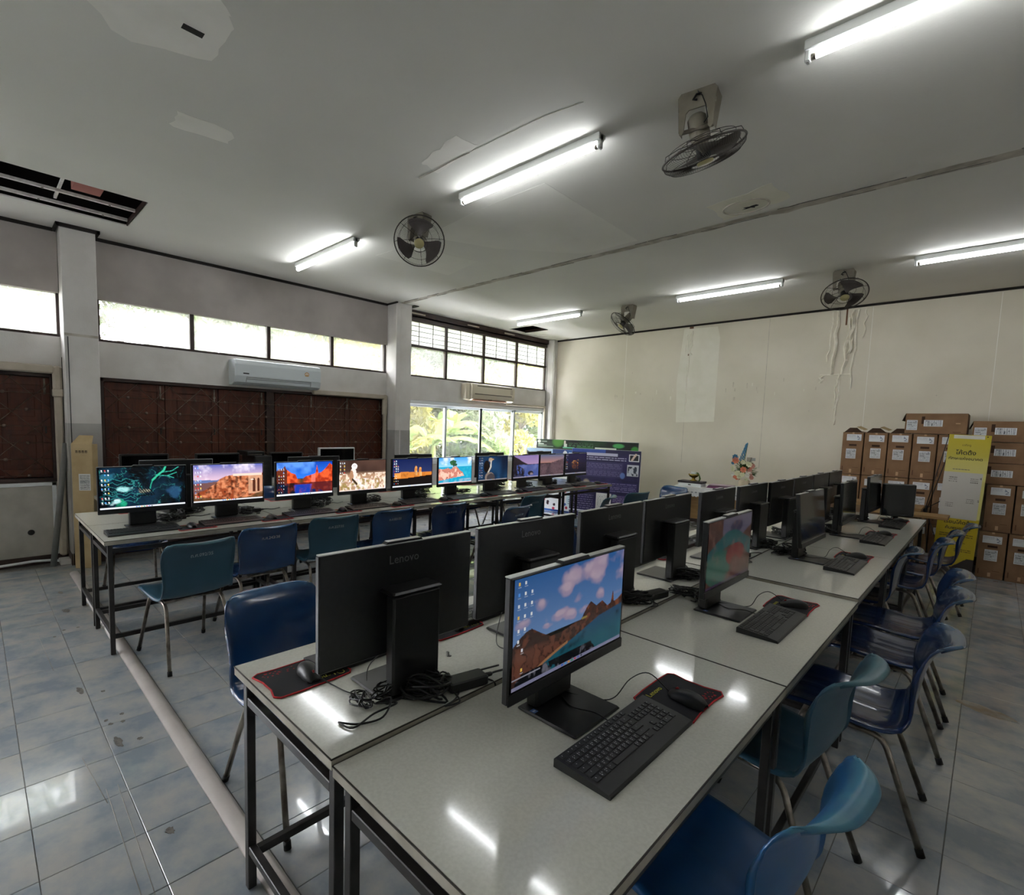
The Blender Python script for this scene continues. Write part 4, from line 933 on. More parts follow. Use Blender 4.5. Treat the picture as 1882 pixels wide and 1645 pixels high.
def wp_ruin(w, h):
    c = Cv(w, h); c.grad('101c48', '2a3560', 0, .62); c.rect(0, .66, 1, 1, '14100f'); c.put(((c.X > .05) & (c.Y > np.interp(c.X, [0, .05, .2, .3, .6, 1], [.66, .62, .46, .46, .5, .5])) & (c.Y < .70-.12*np.clip((c.X-.3), 0, 1))), 'c87830')
    c.put((c.X > .05) & (c.X < .2) & (c.Y > .5) & (c.Y < .69), 'e09048'); n = vnoise(w, h, 14, 13)
    for x, s in ((.58, .30), (.69, .34)):
        c.ell(x, s+.03, .03, .06, 'd09050'); c.rect(x-.035, s+.05, x+.035, s+.22, 'c0783a'); c.rect(x-.02, s+.14, x-.005, s+.30, 'f0c080'); c.rect(x+.015, s+.14, x+.03, s+.30, 'f0c080')
    c.put((n-.55)*3*(c.Y > .46)*(c.Y < .7), '6a3010', .5); c.icons(.03, .05, 3, 10, .045, .09, 8); return taskbar(c, .045)
def wp_rock(w, h):
    c = Cv(w, h); c.grad('3a90d8', '8ac8e8', 0, .36); c.put((vnoise(w, h, 5, 14)-.52)*5*(c.Y < .3), 'f0f4f8', .8); c.rect(0, .36, 1, 1, '1a94b8'); c.put((vnoise(w, h, 16, 15)-.5)*4*(c.Y > .4), '3cb8c8', .6)
    P = [(0, .42), (.15, .44), (.28, .40), (.35, .46), (.42, .38), (.52, .34), (.62, .50), (.72, .60), (.76, .72), (.7, .78), (0, .86)]
    m = (c.Y > np.interp(c.X, [0, .15, .28, .35, .42, .52, .62, .72, .76, 1], [.42, .44, .40, .46, .38, .34, .50, .60, .72, 1.2])) & (c.Y < np.interp(c.X, [0, .4, .76], [.88, .8, .74])); n = vnoise(w, h, 12, 16); c.put(m, 'c07868'); c.put(m*(n-.4)*4, 'f0b8a4'); c.put(m & (abs(n-.47) < .02), '6a3428')
    c.ell(.42, .18, .10, .08, '2a5a3a'); c.ell(.47, .28, .08, .06, '24503a'); c.ell(.38, .26, .04, .04, '356a40'); c.line([(.42, .2), (.45, .4)], .008, '3a3020'); c.put((c.Y > .84)*(n-.4)*2, 'b8b8c0', .7)
    c.rect(0, .96, 1, 1, 'e8c0c4'); return c
def wp_bird(w, h):
    c = Cv(w, h); c.a = mixc('0e1a30', '24507c', vnoise(w, h, 3, 17, 2)*1.4-.2); c.put(np.clip((c.Y-.45)*2, 0, .8)*vnoise(w, h, 10, 18), '0a0c10')
    c.ell(.40, .14, .07, .09, 'b09a84'); c.line([(.42, .12), (.50, .13)], .014, 'c8a070'); c.line([(.42, .2), (.41, .45), (.32, .66)], .022, 'd8d0c4'); c.put(((c.X-.27)/.10)**2+((c.Y-.42)/.26)**2 < 1, '1c1614'); c.line([(.42, .2), (.41, .45), (.32, .66)], .016, 'd8d0c4')
    c.ell(.38, .88, .16, .22, '8a7a72'); c.ell(.42, .9, .14, .18, '4a4448'); c.icons(.03, .05, 3, 9, .045, .1, 9); return taskbar(c, .045, 'b0a8a8')
def wp_lake(w, h, s=0):
    c = Cv(w, h); c.grad('8a78b0', 'b090b8', 0, .42); c.put((vnoise(w, h, 4, 30+s)-.5)*3*(c.Y < .35), 'a888b0', .5); c.below([(0, 0), (.08, .08), (.2, .15), (.35, .28), (.55, .40), (.75, .42), (1, .44)], '2a2428'); c.put((c.Y > .44) & (c.X > .12), '4a5a98'); n = vnoise(w, h, 8, 31+s)
    c.put(((c.Y > .42)*(n-.42)*4), '6a76b0', .8); c.put((c.Y > np.interp(c.X, [0, .2, .4, .55, .62], [.3, .45, .62, .95, 1.2])) & (abs(n-.5) < .06), '201c24'); c.put((c.Y > .6) & (n > .55) & (c.X < .5), '2a2838', .8); c.ell(.68, .82, .11, .1, '2a2428'); c.ell(.72, .86, .06, .06, '8a7a80')
    return taskbar(c, .05, 'a8a0b8')
def wp_dunes(w, h):
    c = Cv(w, h); c.grad('5a6888', 'b08078', 0, .38); n = vnoise(w, h, 6, 40); c.below([(0, .42), (.4, .4), (.7, .3), (1, .2)], '4a3a40'); m = c.Y > np.interp(c.X, [0, .4, .7, 1], [.42, .4, .3, .2]); c.put(m*(np.sin(n*50)*.5+.5), '7a6068', .8); c.put(m*(n-.5)*4, '3c3038', .7); return taskbar(c, .05, 'a8a0a8')
def wp_night(w, h):
    c = Cv(w, h, '141430'); c.grad('201c40', '0e0c18', 0, 1); r = random.Random(4)
    for k in range(26):
        x = .28+r.random()*.34; y = .3+r.random()*.2; c.rect(x, y, x+.03, y+.03, r.choice(['d08030', 'e0a050', '905020'])); c.rect(x, 1.02-y, x+.03, 1.06-y, '804820', .8)
    c.rect(.1, .5, .95, .515, '302018'); c.icons(.02, .05, 2, 7, .05, .11, 3); return taskbar(c, .05, '9a98a8')
def wp_island(w, h):
    c = Cv(w, h); c.grad('2b62a4', '6f92c4', 0, .60); n = vnoise(w, h, 7, 51, 4)
    for x, y, rx, ry in [(.5, .14, .16, .10), (.62, .10, .12, .09), (.40, .22, .12, .07), (.72, .2, .12, .10), (.86, .06, .16, .13), (.95, .24, .08, .12), (.22, .30, .10, .07), (.14, .24, .07, .04), (.55, .34, .06, .07), (.34, .46, .10, .05), (.26, .52, .05, .03), (.47, .5, .06, .05), (.76, .40, .05, .06), (.10, .42, .09, .05), (.58, .50, .05, .05), (.9, .45, .1, .04)]:
        c.put(np.clip((1.45-((c.X-x)/rx)**2-((c.Y-y)/ry)**2+(n-.48)*5)*1.1-.30, 0, 1)*(c.Y < .62), 'b7a0b8', .8)
        c.put(np.clip((1.3-((c.X-x)/(rx*.7))**2-((c.Y-y+.015)/(ry*.6))**2+(n-.48)*5)*1.1-.45, 0, 1)*(c.Y < .62), 'd2bcc8', .6)
    P = [(0, .60), (.05, .54), (.10, .50), (.14, .49), (.22, .57), (.30, .64), (.40, .64), (.5, .61), (.57, .60), (.62, .50), (.66, .45), (.72, .52), (.78, .49), (.84, .57), (.875, .55), (.895, .42), (.91, .55), (.95, .54), (1, .5)]
    xs_, ys_ = [p[0] for p in P], [p[1] for p in P]; top = np.interp(c.X, xs_, ys_); m = c.Y > top; c.put(m, '3a2a26'); n2 = vnoise(w, h, 22, 52, 4); c.put(m*(n2-.42)*4, '6e4434', .9); c.put(m*(c.X > .58)*(n2-.3)*2, '8a5038', .7)
    c.put(m*np.clip(1-((c.X-.16)/.26)**2-((c.Y-.80)/.16)**2, 0, 1)*2, '6f4436', .7); c.put((abs(n2-.5) < .03) & m, '241814', .8)
    c.ell(.60, .595, .03, .014, 'b09a50', .7)
    sea = np.interp(c.X, [0, .12, .25, .38, .5, .62, .75, 1], [1.0, .94, .86, .80, .755, .70, .64, .60]); m = c.Y > sea; n3 = vnoise(w, h, 14, 53, 4); c.put(m, '1c5566'); c.put(m*np.clip((c.Y-.6)*1.4, 0, 1)*(n3-.25)*1.8, '2a7a80', .8); c.put(m*np.clip(1.2-(c.Y-.55)*4, 0, 1), '2c4a72', .8)
    c.put((np.abs(c.Y-sea+.006) < .014) & (c.X < .45), 'a87852', .9); c.put(m*((vnoise(w, h, 10, 54)-.60)*9)*np.clip(1-abs(c.Y-(sea+.07))/.06, 0, 1), '12222c', .9)
    rk = (c.Y > .88) & (vnoise(w, h, 9, 55, 4) > .46+.30*np.clip((c.X-.62)*4, 0, 1)-.12*(c.Y-.88)*8); c.put(rk, '0f1216'); c.put(rk*(vnoise(w, h, 20, 56)-.55)*6, 'a8a8b8', .4)
    c.icons(.025, .03, 3, 4, .048, .10, 7); c.icons(.03, .45, 2, 2, .045, .10, 3); c.icons(.06, .64, 1, 3, .045, .09, 2); c.rect(.0, .895, .22, .908, 'b8b8c8', .7); return taskbar(c, .035, '8f8fae')
def wp_map(w, h):
    c = Cv(w, h, '3a2a2a'); n = vnoise(w, h, 4, 60); n2 = vnoise(w, h, 18, 61); c.a = mixc('45302a', '6a4a3e', n2*1.3-.1); c.put((c.Y < .42-.3*abs(c.X-.62)*2) & (c.X > .3), '6a6478'); c.put(((c.X-.62)**2/.05+(c.Y-.16)**2/.02 < .35+n*.2), '34324a', .7)
    d = np.abs(c.Y-(.50-.18*np.sin((c.X-.1)*4))); c.put(d < .10+.05*n, '2c5f60'); c.put((((c.X-.25)/.28)**2+((c.Y-.72)/.26)**2 < .9+n*.4), '2e6455'); c.put((((c.X-.62)/.22)**2+((c.Y-.60)/.17)**2 < .8+n*.6), '7a2a28'); c.put((((c.X-.62)/.12)**2+((c.Y-.82)/.2)**2 < .9), '5c3430')
    c.put((n2-.58)*6, '8a6a60', .5); c.rect(0, .96, 1, 1, '4a3a50'); return c
SCR_W, SCR_H = .515, .284
m_scrm = attr_mat('lit_screen_soft', emit=.28, rough=.2, black=True)
m_scrd2 = attr_mat('very_dim_lit_screen', emit=.09, rough=.16, black=True)
def scr_mesh(fn, w_, m): return fn(w_, int(w_*9/16)).mesh('lit_screen', SCR_W, SCR_H, m)
# ================================================================== COMPUTERS
def aio_proto():
    t = thing('all_in_one_computer', '', 'computer')
    M().box(-.095, .105, -.11, .11, 0, .009, .004).build('stand_base', m_black2, t)
    p = M().box(-.086, -.046, -.084, .084, .009, .300, .006).build('stand_post', m_black, t)
    M().box(-.090, -.012, -.088, .088, .300, .312, .005).build('post_cap', m_black2, p)
    hs = M().box(-.014, .008, -.27, .27, .108, .432, .004)
    h_ = hs.build('display_housing', m_black2, t)
    M().box(.006, .011, -.27, .27, .108, .138, .002).build('chin', m_black2, h_)
    M().box(-.015, .006, -.269, .269, .4305, .4335, .001).build('top_edge', m_topedge, h_)  # pale strip painted in for light caught along the top
    fixn(M().prism([(-.072, .431), (.066, .431), (.056, .440), (-.062, .440)], -.012, .010, basis((0, 0, 0), (0, 1, 0), (0, 0, 1))).build('camera_hump', m_black2, h_))
    M().box(-.012, .009, -.060, .054, .4395, .4410).build('hump_top', m_topedge, h_)
    M().box(.0075, .0082, -.265, .265, .139, .428).build('screen_bezel', m_glossblk, h_)
    text_obj('Lenovo', .036, m_logo, h_, basis((-.0142, .0, .385), (0, -1, 0), (0, 0, 1)))
    c = Cv(8, 8, '5a78b8'); c.rect(.2, .35, .8, .6, 'd0d8e8'); mobj('sticker', c.mesh('sticker', .018, .018, m_print), t, basis((-.045, -.095, .0094), (0, -1, 0), (1, 0, 0)))
    M().tube([(-.088, -.03, .05), (-.105, -.03, .045), (-.12, -.02, .012), (-.15, 0, .006)], .0035, 6).build('power_plug', m_cable, p)
    return t
m_topedge = mat('brushed_grey_edge', 'a8a9aa', rough=.3, metal=.2)  # pale grey stands in for light reflected off the top edges
aio0 = aio_proto(); aio_used = [False]
off_me = Cv(6, 4, '050506').mesh('screen_panel', SCR_W, SCR_H, m_glossblk)
def aio(x, y, h, rz, label, group, scr=None, w_=110, m=None, tilt=0):
    o = aio0 if not aio_used[0] else copy_tree(aio0); aio_used[0] = True
    for q in o.children:
        for p in list(q.children):
            if p.name == 'screen' or p.name.startswith('screen.'): bpy.data.objects.remove(p)
    o.location = (x, y, h+.0003); o.rotation_euler = (0, 0, rz); tag(o, label, 'computer', group)
    me = scr_mesh(scr, w_, m or m_scr) if scr else off_me
    hs = [c for c in o.children if c.name.startswith('display_housing')][0]
    s = mobj('screen', me, hs, basis((.0086, 0, .2840), (0, 1, 0), (0, 0, 1)))
    if tilt:
        hs.matrix_local = Matrix.Translation((0, 0, .2)) @ Matrix.Rotation(-tilt, 4, 'Y') @ Matrix.Translation((0, 0, -.2))
    return o
def kb_proto(full):
    t = thing('keyboard', '', 'keyboard'); W, L = .152, .425
    V = []; pts = [(-W/2, .0), (W/2, 0), (W/2, .007), (W/2-.004, .010), (.034, .0155), (-W/2+.003, .0235), (-W/2, .020)]
    fixn(M().prism(pts, -L/2, L/2, Matrix(((1, 0, 0, 0), (0, 0, 1, 0), (0, 1, 0, 0), (0, 0, 0, 1)))).build('keyboard_body', m_black, t))
    rows_ = []
    y0 = -L/2+.009; p = .0187
    def row(x, specs, y=y0):
        for s in specs:
            if s > 0: rows_.append((x, y+s*p/2, s*p-.0025)); y += s*p
            else: y += -s*p
        return y
    xs_ = [-.056, -.034, -.0155, .003, .0215, .0400]
    xs_ = [-.0615, -.0425, -.0245, -.0065, .0115, .0295]
    row(xs_[0], [1, -.35]+[.86]*4+[-.2]+[.86]*4+[-.2]+[.86]*4+[-.35, 1, 1, 1]); row(xs_[1], [1]*13+[2, -.2, 1, 1, 1, -.0, 1, 1, 1, 1]); row(xs_[2], [1.5]+[1]*12+[1.5, -.2, 1, 1, 1, 1, 1, 1, 1]); row(xs_[3], [1.75]+[1]*11+[2.25, -3.2, 1, 1, 1, 1])
    row(xs_[4], [2.25]+[1]*10+[2.75, -1.2, 1, -1, 1, 1, 1, 1]); row(xs_[5], [1.25, 1, 1, 1.25, 5.5, 1, 1, 1, 1.25, -.95, 1, 1, 1, 2, 1])
    slope = math.atan2(.008, .107); zt = lambda x: .0155+(.034-x)*.008/.109
    meshes = {}; allk = M(); tx = []
    for (x, y, wd) in rows_:
        if y+wd/2 > L/2-.004: continue
        k = round(wd, 4); d = .0155 if x > -.055 else .0125
        if (k, d) not in meshes:
            a = M(); a.box(-d/2, d/2, -k/2, k/2, 0, .0032, .0012); meshes[(k, d)] = (a, a.mesh('key', m_key))
        a, me = meshes[(k, d)]
        mx = Matrix.Translation((x, y, zt(x)-.0008)) @ Matrix.Rotation(slope, 4, 'Y')
        if full:
            o = mobj('key', me, t, mx)
        else: allk.add([mx @ Vector(v) for v in a.v], a.f)
        tx.append((x, y, wd))
    if full:
        lt = M(); r = random.Random(2)
        for x, y, wd in tx:
            if wd > .05: continue
            for (ox, oy) in ([(-.003, -.003), (.002, -.003), (-.003, .003)] if x > -.05 and wd < .02 and y < .08 else [(-.002, -.002)]):
                z = zt(x)+.0027; l = .0011+.0008*r.random()
                lt.box(x+ox-l, x+ox+l*.9, y+oy-.0011, y+oy-.0005, z, z+.0002); lt.box(x+ox-l, x+ox-l+.0006, y+oy-.0011, y+oy+.0010, z, z+.0002)
                if r.random() < .6: lt.box(x+ox-l, x+ox+l, y+oy+.0007, y+oy+.0012, z, z+.0002)
        stuff(lt.build('key_legends', m_keytxt, t))
    else: stuff(allk.build('keys', m_key, t))
    return t
def mouse_proto(wheel=True):
    t = thing('computer_mouse', '', 'mouse')
    def fn(u, v):
        th = PI*u; a = -.058+.116*v; s = math.sin(PI*min(.999, max(.001, .04+v*.92)))**.42; w_ = .031*s*(1-.10*math.exp(-((v-.45)/.18)**2)); hh = .036*s*(1-.35*(1-v)**2)
        return Vector((a, w_*math.cos(th), .002+hh*math.sin(th)**.8))
    b_ = M(); b_.grid(fn, 15, 18); m_ = b_.build('mouse_body', m_black, t)
    M().box(-.05, .05, -.024, .024, .0, .004, .002).build('mouse_sole', m_rubber, t)
    M().tube([(-.035, -.003, .0245), (-.035, .003, .0245)], .0055, 10).build('scroll_wheel', m_redled if wheel else m_rubber, t)
    M().tube([(-.056, 0, .008), (-.02, 0, .0285)], .0006, 4).build('button_seam', m_rubber, t)
    return t
pad_poly = [(-.088, -.112), (-.072, -.123), (-.03, -.115), (.02, -.113), (.07, -.121), (.088, -.108), (.083, -.05), (.083, .05), (.09, .103), (.078, .122), (.03, .112), (-.03, .112), (-.072, .123), (-.088, .110), (-.092, .05), (-.092, -.05)]
def pad_proto():
    t = thing('mouse_pad', '', 'mouse pad')
    fixn(M().prism(pad_poly, 0, .003).build('cloth_surface', m_padcl, t)); M().tube([(x, y, .0022) for x, y in pad_poly], .0028, 6, closed=True).build('stitched_edge', m_red, t)
    text_obj('Lenovo', .026, m_yellowprint, t, basis((-.062, -.035, .0031), (0, 1, 0), (-1, 0, 0)), 'printed_name')
    M().tube([(-.066+.011*math.cos(a), -.092+.011*math.sin(a), .0032) for a in [2*PI*k/14 for k in range(14)]], .0008, 4, closed=True).build('printed_ring', m_yellowprint, t)
    r = random.Random(1); f = M()
    for k in range(30): x, y = .045+r.random()*.03, r.uniform(.0, .10); f.box(x, x+r.uniform(.001, .006), y, y+r.uniform(.001, .008), .0029, .0032)
    f.build('printed_flecks', m_red, t); return t
kbF = kb_proto(True); kbS = kb_proto(False); ms0 = mouse_proto(); pd0 = pad_proto(); first = {}
def put(proto, x, y, z, rz, label, group):
    o = proto if id(proto) not in first else copy_tree(proto); first[id(proto)] = 1
    o.location = (x, y, z); o.rotation_euler = (0, 0, rz); tag(o, label, proto['category'], group); return o
def cable(name, P, r, label, group=None, seg=6, cat='cable'):
    # smooth the points
    P = [Vector(p) for p in P]; Q = []
    for i in range(len(P)-1):
        p0, p1, p2, p3 = P[max(i-1, 0)], P[i], P[i+1], P[min(i+2, len(P)-1)]
        for k in range(6):
            t = k/6; Q.append(.5*((2*p1)+(p2-p0)*t+(2*p0-5*p1+4*p2-p3)*t*t+(3*p1-p0-3*p2+p3)*t**3))
    Q.append(P[-1]); o = M().tube(Q, r, seg).build(name, m_cable)
    return tag(o, label, cat, group)
def smooth(P, n=6):
    P = [Vector(p) for p in P]; Q = []
    for i in range(len(P)-1):
        p0, p1, p2, p3 = P[max(i-1, 0)], P[i], P[i+1], P[min(i+2, len(P)-1)]
        for k in range(n):
            t = k/n; Q.append(.5*((2*p1)+(p2-p0)*t+(2*p0-5*p1+4*p2-p3)*t*t+(3*p1-p0-3*p2+p3)*t**3))
    return Q+[P[-1]]
def bundle(x, y, z, rz, label, group, seed, big=1.0):
    r = random.Random(seed); t = thing('cable_bundle', label, 'cable', (x, y, z), rz, group)
    for q in range(2 if big < .8 else 3):
        P = []; nl = 6; n = 84; ang = r.uniform(-.4, .4)+(0, 1.2, -.5)[q]; ox, oy = ((0, 0), (.03, .065), (-.03, -.03))[q]
        for k in range(n+1):
            a = 2*PI*nl*k/n; R = (.062+.014*math.sin(a*.37+seed+q))*big; u_, v_ = R*math.cos(a), R*.30*math.sin(a)+.006*math.sin(a*2.3)
            P.append((ox+u_*math.cos(ang)-v_*math.sin(ang), oy+u_*math.sin(ang)+v_*math.cos(ang), .005+(.013+.006*q)*(1+math.sin(a*.73+seed))+.012*(k/n)))
        M().tube(P, .0036 if big > .8 else .0024, 5).build('cable_coil', m_cable, t)
        M().tube(smooth([(ox-.006, oy, .003), (ox-.008, oy+.02, .02), (ox+.008, oy+.0, .048), (ox+.008, oy-.02, .02), (ox, oy, .003)], 3), .003, 5).build('cable_tie', m_cable, t)
    for q in range(2): M().tube(smooth([(.03, .02, .01), (.07+.02*q, .04, .03-.01*q), (.09-.03*q, -.02, .010), (.05, -.07-.02*q, .004), (.0, -.09, .004)]), .0028, 5).build('loose_end', m_cable, t)
    return t
def adapter(x, y, z, rz, label, tail):
    t = thing('power_adapter', label, 'power adapter', (x, y, z), rz, 'power adapters on the tables')
    M().box(-.065, .065, -.028, .028, 0.0005, .031, .004).build('adapter_body', m_black, t)
    M().tube([(.062, 0, .016), (.09, 0, .016), (.095, 0, .017)], [.008, .007, .004], 8).build('strain_relief', m_cable, t)
    c, s = math.cos(rz), math.sin(rz); q = lambda p: ((p[0]-x)*c+(p[1]-y)*s, -(p[0]-x)*s+(p[1]-y)*c, p[2]-z)
    P = smooth([(.093, 0, .017), (.12, .004, .016)]+[q(p) for p in tail]); M().tube(P, .0034, 6).build('power_lead', m_cable, t)
    return t
# ---- row B (lit screens, facing the aisle)
BY = [.862, 1.435, 2.065, 2.645, 3.235, 3.83, 4.44, 5.055, 5.60, 6.165]
BL = [('dark blue-green branching fractal', wp_fractal, 168), ('orange cliff town and bridge', wp_cliff, 140), ('red riverside castle at dusk', wp_castle, 128), ('barn owl on a flower meadow', wp_owl, 112), ('floodlit temple ruin at night', wp_ruin, 100),
      ('pink sea rocks with a tree', wp_rock, 90), ('long-necked bird on dark blue', wp_bird, 80), ('purple dusk lake', wp_lake, 70), ('rippled rocks at dusk', wp_dunes, 64), ('lights mirrored in water at night', wp_night, 60)]
GC = 'computers of the lit-screen row'
BS = ['fractal', 'cliff town', 'red castle', 'owl', 'temple ruin', 'sea rocks', 'long-necked bird', 'dusk lake', 'rippled rocks', 'night lights']
for k, (y, (nm, fn, ww)) in enumerate(zip(BY, BL)):
    aio(2.525, y, .75, [0, 0, .02, .03, .03, .05, .03, .03, 0, 0][k], 'black all-in-one computer whose screen shows '+('a ' if k < 8 else '')+nm, GC, fn, ww, m_scr if k < 6 else m_scrm)
    put(kbS, 2.715, y-.045, .7503, .02*math.sin(k*3), 'black keyboard on white table in front of the '+BS[k]+' screen', 'keyboards of the lit-screen row')
    pz = .7503; yy = y+.26
    put(pd0, 2.76, yy, pz, .0, 'black red-edged mouse pad just right of the '+BS[k]+' screen and its keyboard', 'mouse pads of the lit-screen row')
    put(ms0, 2.75, yy-.02, pz+.0032, .1*math.sin(k*2), 'black mouse on the pad just right of the '+BS[k]+' screen', 'mice of the lit-screen row')
    bundle(2.42, y+.17, .7503, 1.2+k, 'tangled black cables on the table behind the '+BS[k]+' screen', 'cable bundles behind the lit screens', k)
    if k in (0, 1, 2, 4): adapter(2.36, y+.24, .7503, 1.5, 'black power adapter lying on the table behind the '+BS[k]+' screen', [(2.35, y+.42, .757), (2.30, y+.5, .757)])
# ---- row A (screens turned to the window wall)
AY = [1.21, 2.42, 3.655, 4.93, 6.0]
an = ['behind the first and second lit screens', 'behind the castle screen', 'behind the ruin screen', 'behind the bird screen', 'behind the dusk lake screen']
for k, y in enumerate(AY):
    aio(1.99, y, .75, PI, 'black monitor turned away, standing '+an[k], 'computers turned to the window wall'); put(pd0, 1.80, y-.27, .7503, PI, 'black red-edged mouse pad on the window-side table '+an[k], 'mouse pads of the window-side row')
    put(kbS, 1.80, y+.03, .7503, PI, 'black keyboard on the window-side table '+an[k], 'keyboards of the window-side row'); bundle(2.14, y+.02, .7503, .4+k, 'black cables on the window-side table '+an[k], 'cable bundles on the window-side row', 20+k)
# ---- row C (backs to the right-hand row)
CP = [(5.548, .90, .755, 1), (5.548, 1.49, .755, 2.25), (5.55, 2.09, .755, .25), (5.55, 2.66, .755, .25), (5.585, 3.27, .757, .3), (5.61, 3.84, .757, 1.5), (5.645, 4.38, .757, 1.2), (5.65, 4.98, .757, 1.2), (5.65, 5.60, .757, .8), (5.66, 6.15, .757, .5)]
on_ = ['nearest', 'second', 'third', 'fourth', 'fifth', 'sixth', 'seventh', 'eighth', 'ninth', 'farthest']
cn = ['nearest of the middle row', 'second from the camera in the middle row', 'third from the camera in the middle row', 'fourth from the camera in the middle row', 'fifth from the camera in the middle row', 'sixth from the camera in the middle row', 'seventh from the camera in the middle row', 'eighth from the camera in the middle row', 'ninth from the camera in the middle row', 'tenth and farthest in the middle row']
for k, (x, y, h, a) in enumerate(CP):
    aio(x, y, h, PI-math.radians(a), 'black all-in-one computer seen from behind, '+cn[k], 'computers of the middle row')
    hz = h+.0003; put(kbS, 5.30, y+.06, hz, PI+.02, 'black keyboard in front of the '+on_[k]+' computer of the middle row', 'keyboards of the middle row')
    put(pd0, 5.32, y-.20, hz, PI+.02, 'black red-edged mouse pad by the '+on_[k]+' computer of the middle row', 'mouse pads of the middle row')
    put(ms0, 5.34, y-.19, hz+.0032, PI-.1, 'black mouse on the pad by the '+on_[k]+' computer of the middle row', 'mice of the middle row')
    bundle(5.665 if k < 4 else 5.69, y+.02+(.02 if k else 0), hz, 1.4, 'tangled black cables behind the '+on_[k]+' computer of the middle row', 'cable bundles of the middle row', 40+k)
    if k in (0, 2, 3, 4, 5): adapter(5.70 if k else 5.705, y+[.13, 0, .17, .14, .15, .15][k], hz, 1.35, 'black power adapter behind the '+on_[k]+' computer of the middle row', [(5.745, y+.36, h+.008), (5.75, y+.40, h-.01), (5.75, y+.42, h-.08)])
bundle(5.60, .735, .7553, .3, 'thin mouse cable tied in a small bundle left of the nearest monitor post', 'cable bundles of the middle row', 60, .62)
cable('mouse_cable', [(5.398, .72, .766), (5.45, .735, .7585), (5.52, .75, .7585), (5.58, .80, .7585), (5.64, .84, .759), (5.67, .86, .76)], .0018, 'thin black mouse cable from the nearest middle-row mouse to the monitor post', 'loose cables')
cable('keyboard_cable', [(5.378, .95, .77), (5.42, .90, .785), (5.45, .85, .775), (5.52, .80, .7585), (5.58, .76, .7585)], .0018, 'thin black keyboard cable looping out under the nearest monitor back', 'loose cables')
cable('keyboard_cable', [(5.378, 1.55, .77), (5.45, 1.46, .80), (5.52, 1.36, .7585), (5.60, 1.30, .7585), (5.68, 1.36, .7585)], .0018, 'thin black cable looping beside the second monitor back of the middle row', 'loose cables')
cable('power_lead', [(5.70, 1.18, .77), (5.69, 1.10, .775), (5.68, 1.075, .772), (5.71, 1.09, .765), (5.742, 1.115, .752), (5.7465, 1.12, .72)], .003, 'black power lead bent over the table gap beside the lit landscape monitor', 'loose cables')
crumb = M().box(5.515, 5.525, 1.115, 1.122, .7555, .772, .001).box(5.51, 5.53, 1.12, 1.128, .7555, .760, .001).build('paper_scrap', mat('grey_scrap', '8a8a86', rough=.9)); tag(crumb, 'tiny grey paper scrap standing on the middle table', 'scrap')
# ---- row D
ds_ = ['with the island landscape', 'with the red and teal map', 'third along the right-hand row', 'fourth along the right-hand row', 'last along the right-hand row']
DP = [(5.975, 1.175, .743, 0, 0), (5.975, 2.37, .743, 0, 0), (6.005, 3.74, .757, -1.5, .10), (6.0, 4.90, .757, 0, .03), (6.03, 5.90, .757, -2, .03)]
dn_ = ['showing an island landscape with clouds, largest in view', 'showing a red and teal aerial map', 'with a dark screen, third along the right-hand row', 'with a dark screen, fourth along the right-hand row', 'with a dark screen, last along the right-hand row']
for k, (x, y, h, a, tl) in enumerate(DP):
    if k > 1: aio(x, y, h, math.radians(a), 'black all-in-one computer '+dn_[k], 'computers of the right-hand row', tilt=tl)
aio(5.975, 1.175, .743, 0, 'black all-in-one computer '+dn_[0], 'computers of the right-hand row', wp_island, 300, m_scrdim)
aio(5.975, 2.37, .743, 0, 'black all-in-one computer '+dn_[1], 'computers of the right-hand row', wp_map, 120, m_scrd2)
KP = [(6.178, 1.155), (6.178, 2.36), (6.20, 3.72), (6.20, 4.86), (6.19, 5.82)]
for k, (x, y) in enumerate(KP):
    hz = DP[k][2]+.0003; q = DP[k][2]
    put(kbF if k == 0 else kbS, x, y, hz, 0, 'black keyboard of the computer '+ds_[k], 'keyboards of the right-hand row')
    put(pd0, x-.012, y+.325, hz, 0, 'black red-edged mouse pad of the computer '+ds_[k], 'mouse pads of the right-hand row')
    put(ms0, x+(.02 if k < 1 else -.0), y+.31, hz+.0032, [-.15, .5, .5, .6, .5][k], 'black mouse of the computer '+ds_[k], 'mice of the right-hand row')
    cable('mouse_cable', [(x-.038, y+.31, q+.013), (x-.10, y+.30, q+.05), (x-.13, y+.24, q+.04), (x-.14, y+.17, q+.004), (x-.17, y+.12, q+.004), (x-.26, y+.07, q+.012)], .0018, 'thin mouse cable of the computer '+ds_[k], 'loose cables')
    cable('keyboard_cable', [(x-.076, y+.03, q+.015), (x-.12, y+.03, q+.02), (x-.19, y+.02, q+.012), (x-.25, y+.05, q+.014)], .0018, 'thin keyboard cable of the computer '+ds_[k], 'loose cables')
    if k: bundle(x-.33, y+.06, hz, 1.1+k, 'tangled black cables behind the computer '+ds_[k], 'cable bundles of the right-hand row', 70+k)
# old black monitor beyond the last computer
om = thing('old_monitor', 'black square monitor turned to the camera at the far end of the right-hand row', 'monitor', (6.17, 6.22, .7573), -1.02)
M().lathe([(.11, 0), (.11, .012), (.03, .016), (.025, .06)], 20).build('round_base', m_black, om); om.children[0].location = (-.03, 0, 0)
M().box(-.05, -.01, -.03, .03, .05, .18, .004).build('neck', m_black, om); M().box(-.02, .02, -.135, .135, .04, .35, .008).build('housing', m_black2, om); M().box(.019, .0215, -.125, .125, .06, .34).build('screen', m_glossblk, om)
